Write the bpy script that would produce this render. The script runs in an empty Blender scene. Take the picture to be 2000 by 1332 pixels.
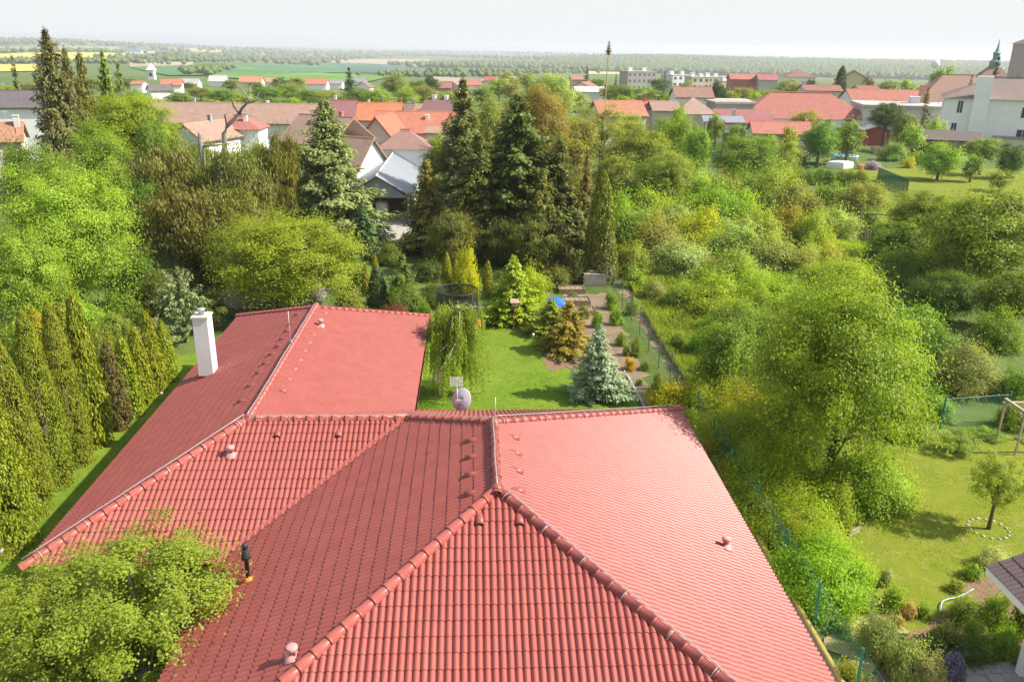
import bpy, math, random
import numpy as np
from mathutils import Matrix, Vector
random.seed(7)
SC = bpy.context.scene
COL = SC.collection
PI = math.pi

# ------------------------------------------------------------------ camera
FPX, PITCH, YAW, ROLL = 1602.294, 0.3469, 0.0502, -0.0153
CAMZ = 15.178
_cp, _sp, _cy, _sy = math.cos(PITCH), math.sin(PITCH), math.cos(YAW), math.sin(YAW)
FW = np.array([_sy*_cp, _cy*_cp, -_sp]); _r0 = np.array([_cy, -_sy, 0.0]); _d0 = np.cross(FW, _r0)
RT = _r0*math.cos(ROLL)+_d0*math.sin(ROLL); DN = _d0*math.cos(ROLL)-_r0*math.sin(ROLL)
CAM = np.array([0, 0, CAMZ]); FH = np.array([_sy, _cy, 0])
cd = bpy.data.cameras.new('camera'); cam = bpy.data.objects.new('camera', cd); COL.objects.link(cam)
cd.sensor_width = 36; cd.lens = FPX/2000*36; cd.clip_start = .5; cd.clip_end = 40000
cam.matrix_world = Matrix(((RT[0], -DN[0], -FW[0], 0), (RT[1], -DN[1], -FW[1], 0), (RT[2], -DN[2], -FW[2], CAMZ), (0, 0, 0, 1)))
SC.camera = cam

# ------------------------------------------------------------------ sky, sun, exposure
SUN_EL, SUN_AZ = math.radians(42.5), math.radians(97)       # azimuth from +Y (away from the camera) towards +X
W = bpy.data.worlds.new('World'); SC.world = W; W.use_nodes = True
nt = W.node_tree; nt.nodes.clear()
sk = nt.nodes.new('ShaderNodeTexSky'); sk.sky_type = 'NISHITA'; sk.sun_disc = False
sk.sun_elevation = SUN_EL; sk.sun_rotation = SUN_AZ; sk.air_density = 1.0; sk.dust_density = 2.0; sk.ozone_density = 1.0; sk.altitude = 200
bg = nt.nodes.new('ShaderNodeBackground'); bg.inputs[1].default_value = 0.12
wo = nt.nodes.new('ShaderNodeOutputWorld'); nt.links.new(bg.outputs[0], wo.inputs[0])
# pale milky haze whitening the whole sky towards the horizon, the same all round
tc = nt.nodes.new('ShaderNodeTexCoord'); sx = nt.nodes.new('ShaderNodeSeparateXYZ'); nt.links.new(tc.outputs['Generated'], sx.inputs[0])
mr = nt.nodes.new('ShaderNodeMapRange'); mr.interpolation_type = 'SMOOTHSTEP'; nt.links.new(sx.outputs['Z'], mr.inputs[0])
mr.inputs[1].default_value = .0; mr.inputs[2].default_value = .75; mr.inputs[3].default_value = 1.0; mr.inputs[4].default_value = .25
mxs = nt.nodes.new('ShaderNodeMix'); mxs.data_type = 'RGBA'; nt.links.new(mr.outputs[0], mxs.inputs[0]); nt.links.new(sk.outputs[0], mxs.inputs[6]); mxs.inputs[7].default_value = (3.75, 3.85, 3.9, 1)
nt.links.new(mxs.outputs[2], bg.inputs[0])
sl = bpy.data.lights.new('sun', 'SUN'); sl.energy = 4.3; sl.angle = math.radians(.6); sl.color = (1, .94, .83)
sun = bpy.data.objects.new('sun', sl); COL.objects.link(sun)
_sd = Vector((math.sin(SUN_AZ)*math.cos(SUN_EL), math.cos(SUN_AZ)*math.cos(SUN_EL), math.sin(SUN_EL)))
sun.rotation_euler = _sd.to_track_quat('Z', 'Y').to_euler(); sun.location = (60, 20, 60)
SC.view_settings.view_transform = 'Standard'; SC.view_settings.look = 'None'; SC.view_settings.gamma = 1
SC.view_settings.exposure = 1.0
SC.render.engine = 'CYCLES'; cy = SC.cycles
cy.max_bounces = 6; cy.diffuse_bounces = 3; cy.glossy_bounces = 2; cy.transmission_bounces = 3; cy.transparent_max_bounces = 12; cy.volume_bounces = 0
cy.caustics_reflective = False; cy.caustics_refractive = False; cy.use_denoising = True; cy.sample_clamp_indirect = 4

# ------------------------------------------------------------------ view maths (pixels of the 2000 x 1332 photograph -> points of the place)
def ray(x, y): return FW+RT*(x-1000)/FPX+DN*(y-666)/FPX
def gr(x, y, z=0.0): r = ray(x, y); return CAM+r*(z-CAMZ)/r[2]
def at(x, y, d): r = ray(x, y); return CAM+r*d/(r@FH)
def lin(r, g, b):
    f = lambda v: (v/255/12.92) if v < 10 else ((v/255+.055)/1.055)**2.4
    return (f(r), f(g), f(b))

# ------------------------------------------------------------------ object helpers
def tag(o, label=None, cat=None, group=None, kind=None):
    if label: o['label'] = label
    if cat: o['category'] = cat
    if group: o['group'] = group
    if kind: o['kind'] = kind
    return o
def empty(name, loc=(0, 0, 0), rz=0.0):
    o = bpy.data.objects.new(name, None); COL.objects.link(o); o.location = loc; o.rotation_euler = (0, 0, rz); o.empty_display_size = .2
    return o
def link(name, me, parent=None, color=None):
    o = bpy.data.objects.new(name, me); COL.objects.link(o)
    if parent: o.parent = parent
    if color: o.color = (*color, 1)
    return o
class MB:
    """collects polygons for one mesh"""
    def __init__(s): s.v = []; s.f = []
    def add(s, vs, fs):
        b = len(s.v); s.v += [tuple(map(float, q)) for q in vs]; s.f += [tuple(i+b for i in f) for f in fs]; return s
    def box(s, x0, x1, y0, y1, z0, z1):
        return s.add([(x0, y0, z0), (x1, y0, z0), (x1, y1, z0), (x0, y1, z0), (x0, y0, z1), (x1, y0, z1), (x1, y1, z1), (x0, y1, z1)],
                     [(3, 2, 1, 0), (4, 5, 6, 7), (0, 1, 5, 4), (1, 2, 6, 5), (2, 3, 7, 6), (3, 0, 4, 7)])
    def tube(s, pts, rad, n=6, cap=True):
        pts = [np.array(q, float) for q in pts]
        if not hasattr(rad, '__len__'): rad = [rad]*len(pts)
        vs = []; fs = []
        for i, q in enumerate(pts):
            t = pts[min(i+1, len(pts)-1)]-pts[max(i-1, 0)]; t = t/(np.linalg.norm(t)+1e-9)
            a = np.cross(t, (0, 0, 1) if abs(t[2]) < .9 else (1, 0, 0)); a = a/np.linalg.norm(a); b = np.cross(t, a)
            for k in range(n):
                w = 2*PI*k/n; vs.append(q+rad[i]*(math.cos(w)*a+math.sin(w)*b))
        for i in range(len(pts)-1):
            for k in range(n):
                fs.append((i*n+k, i*n+(k+1) % n, (i+1)*n+(k+1) % n, (i+1)*n+k))
        if cap:
            fs.append(tuple(range(n-1, -1, -1))); fs.append(tuple((len(pts)-1)*n+k for k in range(n)))
        return s.add(vs, fs)
    def lathe(s, prof, n=12, c=(0, 0, 0)):
        vs = []; fs = []
        for (r, z) in prof:
            for k in range(n):
                w = 2*PI*k/n; vs.append((c[0]+r*math.cos(w), c[1]+r*math.sin(w), c[2]+z))
        for i in range(len(prof)-1):
            for k in range(n):
                fs.append((i*n+k, i*n+(k+1) % n, (i+1)*n+(k+1) % n, (i+1)*n+k))
        fs.append(tuple(range(n-1, -1, -1))); fs.append(tuple((len(prof)-1)*n+k for k in range(n)))
        return s.add(vs, fs)
    def mesh(s, name, mat, smooth=False):
        me = bpy.data.meshes.new(name); me.from_pydata(s.v, [], s.f); me.materials.append(mat)
        if smooth: me.polygons.foreach_set('use_smooth', [True]*len(me.polygons))
        me.update(); return me
    def obj(s, name, mat, parent=None, smooth=False, color=None):
        return link(name, s.mesh(name, mat, smooth), parent, color)
def bake_rot(me):
    return me

# ------------------------------------------------------------------ materials
def newmat(name):
    m = bpy.data.materials.new(name); m.use_nodes = True; nt = m.node_tree
    return m, nt, nt.nodes['Principled BSDF'], nt.nodes.new, nt.links.new
def mixc(N, L, fac, a, b, mode='MIX'):
    n = N('ShaderNodeMix'); n.data_type = 'RGBA'; n.blend_type = mode; n.clamp_factor = True
    for sock, v in ((n.inputs[0], fac), (n.inputs[6], a), (n.inputs[7], b)):
        if hasattr(v, 'links'): L(v, sock)
        elif isinstance(v, (int, float)): sock.default_value = v
        else: sock.default_value = (*v[:3], 1)
    return n.outputs[2]
def ramp(N, L, src, lo, hi):
    n = N('ShaderNodeMapRange'); n.inputs[1].default_value = lo; n.inputs[2].default_value = hi; L(src, n.inputs[0]); return n.outputs[0]
def noise(N, L, scale, detail=3, rough=.55, vec=None):
    n = N('ShaderNodeTexNoise'); n.inputs['Scale'].default_value = scale; n.inputs['Detail'].default_value = detail; n.inputs['Roughness'].default_value = rough
    if vec is not None: L(vec, n.inputs['Vector'])
    return n.outputs['Fac']
def wpos(N): return N('ShaderNodeNewGeometry').outputs['Position']
def bump(N, L, h, P, strength=.3, dist=.02):
    b = N('ShaderNodeBump'); b.inputs['Strength'].default_value = strength; b.inputs['Distance'].default_value = dist; L(h, b.inputs['Height']); L(b.outputs[0], P.inputs['Normal'])
def mat_plain(name, col, rough=.6, var=.18, scale=3.0, dirt=None, metal=0, bumpy=0, spec=.4):
    m, nt, P, N, L = newmat(name); w = wpos(N)
    f = ramp(N, L, noise(N, L, scale, 4, .6, w), .3, .7)
    a = tuple(c*(1-var) for c in col); b = tuple(min(1, c*(1+var)) for c in col)
    c = mixc(N, L, f, a, b)
    if dirt:
        g = ramp(N, L, noise(N, L, scale*.35, 5, .7, w), .52, .75); c = mixc(N, L, g, c, dirt)
    L(c, P.inputs['Base Color']); P.inputs['Roughness'].default_value = rough; P.inputs['Metallic'].default_value = metal; P.inputs['Specular IOR Level'].default_value = spec
    if bumpy: bump(N, L, noise(N, L, scale*8, 3, .6, w), P, bumpy, .01)
    return m
def mat_objcol(name, rough=.7, var=.15, scale=2.0, spec=.3, stripes=0.0):
    m, nt, P, N, L = newmat(name); oc = N('ShaderNodeObjectInfo').outputs['Color']; w = wpos(N)
    f = ramp(N, L, noise(N, L, scale, 4, .65, w), .25, .75)
    if stripes: oc = mixc(N, L, .3, oc, (.3, .22, .18))
    oc = mixc(N, L, 1.0, oc, (.86,)*3, 'MULTIPLY')
    dk = mixc(N, L, 1.0, oc, (1-var,)*3, 'MULTIPLY'); lt = mixc(N, L, 1.0, oc, (1+var,)*3, 'MULTIPLY')
    c = mixc(N, L, f, dk, lt)
    if stripes:
        tc = N('ShaderNodeTexCoord').outputs['UV']
        wv = N('ShaderNodeTexWave'); wv.bands_direction = 'X'; wv.inputs['Scale'].default_value = stripes; wv.inputs['Distortion'].default_value = .3; L(tc, wv.inputs['Vector'])
        bump(N, L, wv.outputs['Fac'], P, .5, .05)
    L(c, P.inputs['Base Color']); P.inputs['Roughness'].default_value = rough; P.inputs['Specular IOR Level'].default_value = spec
    return m
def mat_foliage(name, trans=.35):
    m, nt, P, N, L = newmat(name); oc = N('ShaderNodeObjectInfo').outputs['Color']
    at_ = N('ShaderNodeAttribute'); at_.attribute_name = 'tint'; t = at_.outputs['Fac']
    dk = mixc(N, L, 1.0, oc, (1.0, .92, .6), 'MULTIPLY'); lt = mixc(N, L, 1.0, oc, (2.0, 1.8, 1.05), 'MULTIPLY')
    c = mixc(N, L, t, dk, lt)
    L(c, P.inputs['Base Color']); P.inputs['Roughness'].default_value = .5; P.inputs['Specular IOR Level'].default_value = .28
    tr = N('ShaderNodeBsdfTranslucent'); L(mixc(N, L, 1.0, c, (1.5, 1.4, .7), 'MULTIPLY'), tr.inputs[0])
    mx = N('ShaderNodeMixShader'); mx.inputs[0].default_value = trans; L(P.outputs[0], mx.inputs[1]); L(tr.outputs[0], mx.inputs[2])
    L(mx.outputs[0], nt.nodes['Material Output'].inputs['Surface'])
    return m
def mat_net(name, col, cover):
    m, nt, P, N, L = newmat(name)
    d = N('ShaderNodeBsdfDiffuse'); d.inputs[0].default_value = (*col, 1); tr = N('ShaderNodeBsdfTransparent')
    mx = N('ShaderNodeMixShader'); mx.inputs[0].default_value = cover; L(tr.outputs[0], mx.inputs[1]); L(d.outputs[0], mx.inputs[2])
    L(mx.outputs[0], nt.nodes['Material Output'].inputs['Surface']); return m
def mat_ground(name, cols, scales, rough=.95, bumpd=.05):
    """cols: list of colours blended by successive world-space noises"""
    m, nt, P, N, L = newmat(name); w = wpos(N); c = cols[0]
    for k, (cc, s, lo, hi) in enumerate(zip(cols[1:], [q[0] for q in scales], [q[1] for q in scales], [q[2] for q in scales])):
        c = mixc(N, L, ramp(N, L, noise(N, L, s, 5, .65, w), lo, hi), c, cc)
    L(c, P.inputs['Base Color']); P.inputs['Roughness'].default_value = rough; P.inputs['Specular IOR Level'].default_value = .15
    if bumpd: bump(N, L, noise(N, L, 14, 4, .7, w), P, .8, bumpd)
    return m
def mat_tile(name, col):
    m, nt, P, N, L = newmat(name); w = wpos(N)
    at_ = N('ShaderNodeAttribute'); at_.attribute_name = 'tint'; rnd = N('ShaderNodeObjectInfo').outputs['Random']
    f = ramp(N, L, noise(N, L, 2.2, 5, .7, w), .3, .75)
    c = mixc(N, L, f, tuple(q*.95 for q in col), tuple(q*1.05 for q in col))
    at2 = N('ShaderNodeMath'); at2.operation = 'ADD'; L(at_.outputs['Fac'], at2.inputs[0]); L(rnd, at2.inputs[1])
    fr = N('ShaderNodeMath'); fr.operation = 'FRACT'; L(at2.outputs[0], fr.inputs[0])
    c = mixc(N, L, fr.outputs[0], mixc(N, L, 1.0, c, (.95, .93, .93), 'MULTIPLY'), mixc(N, L, 1.0, c, (1.04, 1.06, 1.06), 'MULTIPLY'))
    sp = ramp(N, L, noise(N, L, 19, 3, .8, w), .66, .74)
    c = mixc(N, L, sp, c, (.3, .2, .15))
    c = mixc(N, L, ramp(N, L, noise(N, L, .9, 6, .75, w), .55, .8), c, tuple(q*.84 for q in col))
    L(c, P.inputs['Base Color']); P.inputs['Roughness'].default_value = .42; P.inputs['Specular IOR Level'].default_value = .36
    bump(N, L, noise(N, L, 60, 2, .6, w), P, .15, .004)
    return m

M = {}
M['tile'] = mat_tile('clay_red_tile', (.3, .079, .063))
M['tile_brown'] = mat_tile('brown_tile', (.13, .09, .085))
M['deck'] = mat_plain('roof_underlay', (.2, .05, .045), .9)
M['foliage'] = mat_foliage('foliage', .48)
M['needle'] = mat_foliage('needles', .22)
M['bark'] = mat_plain('bark', (.12, .09, .065), .9, .35, 6, bumpy=.6)
M['bark_grey'] = mat_plain('grey_bark', (.27, .235, .19), .9, .3, 6, bumpy=.6)
M['white'] = mat_plain('white_render', (.68, .67, .64), .8, .05, 1.5)
M['wallc'] = mat_objcol('wall_render', .85, .06, .8)
M['roofc'] = mat_objcol('roof_cladding', .75, .16, 1.3, .3, stripes=60)
M['flatc'] = mat_objcol('painted_surface', .6, .1, 2)
M['metal'] = mat_plain('zinc', (.55, .57, .6), .35, .1, 2, metal=.6)
M['wire'] = mat_plain('galvanised_wire', (.45, .45, .45), .4, .1, 2, metal=.3)
M['black'] = mat_plain('black_plastic', (.03, .032, .036), .5, .2, 4)
M['glass'] = mat_plain('window_glass', (.035, .04, .045), .12, .3, 2, spec=.6)
M['frame'] = mat_plain('white_frame', (.75, .75, .74), .5, .04, 2)
M['wood'] = mat_plain('weathered_wood', (.2, .14, .09), .85, .3, 5, bumpy=.4)
M['woodpale'] = mat_plain('pale_wood', (.4, .32, .23), .85, .2, 5)
M['green_post'] = mat_plain('green_metal', (.025, .16, .12), .45, .15, 3)
M['net_green'] = mat_net('green_net', (.05, .25, .2), .16)
M['net_grey'] = mat_net('wire_netting', (.25, .33, .3), .24)
M['net_dark'] = mat_net('trampoline_net', (.02, .02, .025), .58)
M['shade_net'] = mat_net('green_shade_net', (.02, .14, .11), .85)
M['orange'] = mat_plain('orange_plastic', (.75, .2, .04), .5, .1, 3)
M['concrete'] = mat_plain('concrete', (.36, .33, .28), .9, .2, 3, bumpy=.3)

# ------------------------------------------------------------------ terrain
_K = np.array([0, 150, 260, 420, 700, 1200, 2000, 3000, 3800, 4600, 6500, 9000, 20000.])
_ZC = np.array([0, 0, -1.2, -6, -14, -25, -39, -51, -56, -60, -66, -78, -120.])
_ZL = np.array([0, 0, -1.2, -5, -11, -20, -25, -23, -17, -9, -12, -40, -90.])
_ZR = np.array([0, 0, -1.2, -6, -14, -26, -43, -44, -33, -36, -62, -80, -120.])
def _ss(a, b, x): t = np.clip((x-a)/(b-a), 0, 1); return t*t*(3-2*t)
def _interp(r, Z):
    j = np.clip(np.searchsorted(_K, r, 'right')-1, 0, len(_K)-2); t = (r-_K[j])/(_K[j+1]-_K[j])
    m = np.gradient(Z, _K); m[0] = m[1] = 0; h = _K[j+1]-_K[j]
    return ((2*t**3-3*t**2+1)*Z[j]+(t**3-2*t**2+t)*h*m[j]+(-2*t**3+3*t**2)*Z[j+1]+(t**3-t**2)*h*m[j+1])
def terr(x, y):
    x = np.asarray(x, float); y = np.asarray(y, float); r = np.minimum(np.hypot(x, y), 19999); a = np.degrees(np.arctan2(x, y))
    wl = _ss(-9, -27, -np.abs(a)) if False else _ss(9, 27, -a)
    wr = _ss(3, 14, a)
    z = _interp(r, _ZC)*(1-wl-wr)+_interp(r, _ZL)*wl+_interp(r, _ZR)*wr
    und = np.sin(x*.0021+1)*np.cos(y*.0017)*6+np.sin(x*.0053+y*.003)*2
    return z+und*_ss(900, 3000, r)-np.where(r < 150, 0, 0)
rings = np.concatenate([np.linspace(0, 150, 16), 150*np.exp(np.linspace(0, math.log(19000/150), 120))[1:]])
azs = np.concatenate([np.linspace(-50, 50, 161), np.linspace(50, 310, 60)[1:-1]])
az = np.radians(azs); nA = len(az)
X = rings[1:, None]*np.sin(az)[None]; Y = rings[1:, None]*np.cos(az)[None]; Z = terr(X, Y)
vs = [(0, 0, 0)]+list(zip(X.ravel().tolist(), Y.ravel().tolist(), Z.ravel().tolist())); fs = []
for k in range(nA): fs.append((0, 1+(k+1) % nA, 1+k))
for i in range(len(rings)-2):
    for k in range(nA):
        a = 1+i*nA+k; b = 1+i*nA+(k+1) % nA; fs.append((a, b, b+nA, a+nA))
M['earth'] = mat_ground('rough_grassland', [(.09, .14, .03), (.12, .17, .04), (.16, .15, .06), (.08, .13, .035)], [(.05, .35, .65), (.35, .5, .72), (.006, .45, .6)])
ground = link('ground', None) if False else None
_mb = MB(); _mb.v = vs; _mb.f = fs
ground = _mb.obj('ground', M['earth'], smooth=True); tag(ground, 'grassy ground and plain reaching to the horizon', 'ground', kind='structure')

def hit(px, py):
    """where the view ray through a pixel meets the terrain (far part)"""
    r = ray(px, py); t = 50.0; s = 4.0
    while t < 18000:
        q = CAM+r*t
        if q[2] < terr(q[0], q[1]):
            lo, hi = t-s, t
            for _ in range(30):
                m = (lo+hi)/2; q = CAM+r*m
                if q[2] < terr(q[0], q[1]): hi = m
                else: lo = m
            return CAM+r*hi
        s = max(4, t*.01); t += s
    return CAM+r*17000
def drape(name, poly, mat, label, off=.9, n=10):
    """a four-cornered sheet of ground laid over the terrain; corners given as points of the place"""
    P = [np.array(p[:2]) for p in poly]; vs = []; fs = []
    for i in range(n+1):
        for j in range(n+1):
            u, v = i/n, j/n; q = P[0]*(1-u)*(1-v)+P[1]*u*(1-v)+P[2]*u*v+P[3]*(1-u)*v
            vs.append((q[0], q[1], float(terr(q[0], q[1]))+off))
    for i in range(n):
        for j in range(n): a = i*(n+1)+j; fs.append((a, a+n+1, a+n+2, a+1))
    o = MB().add(vs, fs).obj(name, mat, smooth=True); return tag(o, label, 'field', kind='structure')
def fieldmat(name, c): return mat_ground(name, [c, tuple(q*.8 for q in c), tuple(min(1, q*1.15) for q in c)], [(.02, .4, .65), (.004, .45, .6)], bumpd=0)
F_yel = fieldmat('rapeseed', (.5, .44, .09)); F_grn = fieldmat('wheat', (.07, .17, .06)); F_lim = fieldmat('young_crop', (.12, .24, .04))
F_tan = fieldmat('bare_soil', (.36, .28, .19)); F_pal = fieldmat('pale_meadow', (.27, .29, .14)); F_dk = fieldmat('dark_crop', (.06, .13, .07))
for pts, m, lab in [
    ([(-60, 108), (270, 106), (285, 122), (-60, 124)], F_yel, 'broad yellow rapeseed field at the far left'),
    ([(-60, 128), (70, 127), (75, 141), (-60, 143)], F_yel, 'nearer yellow rapeseed strip at the far left edge'),
    ([(120, 108), (340, 113), (300, 121), (120, 118)], F_yel, 'yellow rapeseed strip behind the tall spruces'),
    ([(300, 94), (460, 98), (465, 104), (330, 99)], F_yel, 'thin yellow rapeseed strip near the horizon'),
    ([(-60, 94), (230, 92), (240, 103), (-60, 104)], F_pal, 'pale meadow above the yellow field on the left'),
    ([(120, 84), (300, 88), (300, 91), (120, 88)], F_pal, 'pale strip of field high on the left skyline'),
    ([(252, 124), (378, 122), (376, 129), (254, 132)], F_tan, 'tan bare field below the far village'),
    ([(254, 132), (640, 120), (700, 142), (330, 150)], F_grn, 'wide blue green wheat field in the valley'),
    ([(640, 121), (910, 135), (960, 158), (700, 143)], F_dk, 'dark green crop field in the middle of the valley'),
    ([(405, 152), (470, 132), (760, 152), (700, 166)], F_lim, 'bright green field just behind the town'),
    ([(610, 121), (700, 116), (840, 117), (840, 133)], F_tan, 'wide tan ploughed field in the valley'),
    ([(500, 101), (650, 104), (640, 111), (500, 109)], F_pal, 'pale field before the far wood'),
    ([(845, 150), (1020, 146), (1040, 160), (850, 162)], F_tan, 'tan field edge behind the pale tree'),
    ([(1055, 124), (1110, 125), (1160, 137), (1050, 136)], F_pal, 'small pale meadow left of the maypole'),
    ([(1150, 139), (1235, 140), (1240, 147), (1150, 146)], F_yel, 'small yellow field left of the flats'),
    ([(700, 104), (900, 108), (900, 111), (720, 108)], F_pal, 'thin pale field strip far across the plain'),
]:
    drape('field', [hit(*p) for p in pts], m, lab)

# ------------------------------------------------------------------ foliage meshes (unit sized, shared by many plants)
def np_mesh(name, V, n, tint, mat):
    me = bpy.data.meshes.new(name); me.vertices.add(len(V)); me.vertices.foreach_set('co', V.astype(np.float32).ravel())
    me.loops.add(4*n); me.loops.foreach_set('vertex_index', np.arange(4*n, dtype=np.int32))
    me.polygons.add(n); me.polygons.foreach_set('loop_start', np.arange(0, 4*n, 4, dtype=np.int32)); me.polygons.foreach_set('loop_total', np.full(n, 4, np.int32))
    a = me.attributes.new('tint', 'FLOAT', 'FACE'); a.data.foreach_set('value', np.clip(tint, 0, 1).astype(np.float32))
    me.materials.append(mat); me.update(calc_edges=True); return me
def unit(v): return v/(np.linalg.norm(v, axis=-1, keepdims=True)+1e-9)
def leafq(Pp, Nn, Ax, Ln, Wd, zs=1.0):
    """leaf-shaped quads: base, side, tip, side"""
    Nn = unit(Nn); Ax = unit(Ax-Nn*(Ax*Nn).sum(-1, keepdims=True)); S = np.cross(Nn, Ax)
    Ln = np.broadcast_to(np.asarray(Ln, float), (len(Pp),))[:, None]; Wd = np.broadcast_to(np.asarray(Wd, float), (len(Pp),))[:, None]
    V = np.stack([-Ax*Ln*.5, S*Wd*.5-Ax*Ln*.02+Nn*Wd*.12, Ax*Ln*.5-Nn*Ln*.1, -S*Wd*.5-Ax*Ln*.02+Nn*Wd*.12], 1)
    V[:, :, 2] *= zs; V += Pp[:, None, :]
    return V.reshape(-1, 3)
def clumps(rng, nc, rlo, rhi, dome=False, flat=1.0):
    k = np.arange(nc)+.5; z = 1-2*k/nc; th = PI*(1+5**.5)*k
    if dome: z = 1-1.25*k/nc
    D = np.stack([np.sqrt(np.maximum(0, 1-z*z))*np.cos(th), np.sqrt(np.maximum(0, 1-z*z))*np.sin(th), z], 1)+rng.normal(0, .16, (nc, 3)); D = unit(D)
    low = .86+.14*np.sin(D[:, 0]*3.1+rng.uniform(0, 6))*np.sin(D[:, 1]*2.7+rng.uniform(0, 6))+rng.normal(0, .07, nc)
    inner = rng.random(nc) < .22
    R = np.where(inner, rng.uniform(.15, .5, nc), rng.uniform(.58, .8, nc))*low
    C = D*R[:, None]; r = rng.uniform(rlo, rhi, nc)
    return C, r
CLUMPS = {}
def broad(name, seed, nl, leaf, nc=60, rlo=.2, rhi=.36, dome=False, style='leaf', mat='foliage', sprig=9, taper=0.0):
    rng = np.random.default_rng(seed); C, r = clumps(rng, nc, rlo, rhi, dome)
    if dome: C[:, 2] = C[:, 2]*.85+.12
    if taper: C[:, :2] *= (1-taper*C[:, 2:3])*np.where(C[:, 2:3] < 0, 1.15, 1); C[:, 2] = np.where(C[:, 2] < 0, C[:, 2]*.85, C[:, 2])
    w = r**2.2; ci = rng.choice(nc, nl, p=w/w.sum()); d = unit(rng.normal(0, 1, (nl, 3))); d[:, 2] = np.where(rng.random(nl) < .6, np.abs(d[:, 2]), d[:, 2])
    rad = rng.random(nl)**.42
    P = C[ci]+d*(r[ci]*rad)[:, None]*np.array([1, 1, .82])
    # sprigs that break the outline
    ns = nl//sprig; ci2 = rng.choice(nc, ns); d2 = unit(C[ci2]+rng.normal(0, .3, (ns, 3))); st = rng.integers(0, max(2, ns//9), ns)
    sd = unit(rng.normal(0, 1, (st.max()+1, 3)))*.16
    P[:ns] = C[ci2]*1.0+d2*(r[ci2]*rng.uniform(.8, 1.5, ns)+rng.uniform(0, .06, ns))[:, None]+sd[st]*rng.random((ns, 1))
    out = unit(P-C[ci]*.8); nv = rng.normal(0, 1, (nl, 3))
    if style == 'droop':
        Nn = unit(out*np.array([1, 1, .2])+nv*.5); Ax = np.array([0, 0, -1.])+out*.35+nv*.35; Ln = leaf*rng.uniform(.8, 1.7, nl); Wd = leaf*rng.uniform(.5, .8, nl)
    elif style == 'needle':
        Nn = unit(out+nv*.6); Ax = np.array([0, 0, -.7])+out*.8+nv*.5; Ln = leaf*rng.uniform(1.0, 2.6, nl); Wd = leaf*rng.uniform(.3, .6, nl)
    else:
        Nn = unit(out*.6+np.array([0, 0, .5])+nv*.3); Ax = nv[:, [1, 2, 0]]+out*.5-np.array([0, 0, .3]); Ln = leaf*rng.uniform(.7, 1.35, nl); Wd = Ln*rng.uniform(.55, .8, nl)
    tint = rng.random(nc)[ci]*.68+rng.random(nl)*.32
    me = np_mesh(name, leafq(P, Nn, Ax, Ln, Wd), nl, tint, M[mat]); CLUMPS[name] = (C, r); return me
def spruce(name, seed, nlev, nbr, nsp, droop=.25, sparse=0.0, leaf=.05):
    rng = np.random.default_rng(seed); P = []; Nn = []; Ax = []; Ln = []; T = []; ph = rng.uniform(0, 6.28, 4)
    for i in range(nlev):
        f = (i+rng.uniform(-.3, .3))/nlev; f = min(max(f, 0), .985); z = .04+.95*f
        Lb = (1-f)**.74*rng.uniform(.7, 1.1)+.02
        nb = max(4, int(nbr*(.5+.6*(1-f))))
        for b in range(nb):
            if rng.random() < sparse: continue
            a = 2*PI*(b+rng.random()*.7)/nb+i*.7; L = Lb*rng.uniform(.55, 1.18)*(1+.16*math.sin(a*2+ph[0]+f*5)+.12*math.sin(a*3+ph[1]-f*9)); tb = rng.random()
            ns = max(3, int(nsp*1.35*L+3)); t = (np.arange(ns)+.6)/ns
            dr = droop*rng.uniform(.6, 1.4)*.5
            bx = np.stack([np.cos(a)*t*L, np.sin(a)*t*L, z+(.05*t-dr*(t**1.5)+.55*dr*t**3)*L*.75], 1)
            side = np.array([-math.sin(a), math.cos(a), 0])
            for sgn in (-1, -.5, 0, .5, 1):
                wl = (1-.75*t)*.3*L+.03
                m = len(t); off = side*sgn*(wl*rng.uniform(.25, .85, m))[:, None]
                q = bx+off+rng.normal(0, .012, (m, 3)); q[:, 2] -= np.abs(sgn)*wl*rng.uniform(.1, .35, m)*.35
                P.append(q); dirv = np.array([math.cos(a), math.sin(a), -.15])+side*sgn*.9
                Ax.append(np.repeat(dirv[None], m, 0)+rng.normal(0, .18, (m, 3))); Nn.append(np.repeat(np.array([[math.cos(a)*.35, math.sin(a)*.35, 1]]), m, 0)+rng.normal(0, .35, (m, 3)))
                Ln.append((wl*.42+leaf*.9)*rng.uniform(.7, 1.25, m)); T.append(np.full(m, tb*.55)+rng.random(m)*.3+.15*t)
    P = np.concatenate(P); n = len(P); L = np.concatenate(Ln)
    return np_mesh(name, leafq(P, np.concatenate(Nn), np.concatenate(Ax), L, np.minimum(L*.5, leaf*1.1), .4), n, np.concatenate(T), M['needle'])
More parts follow.
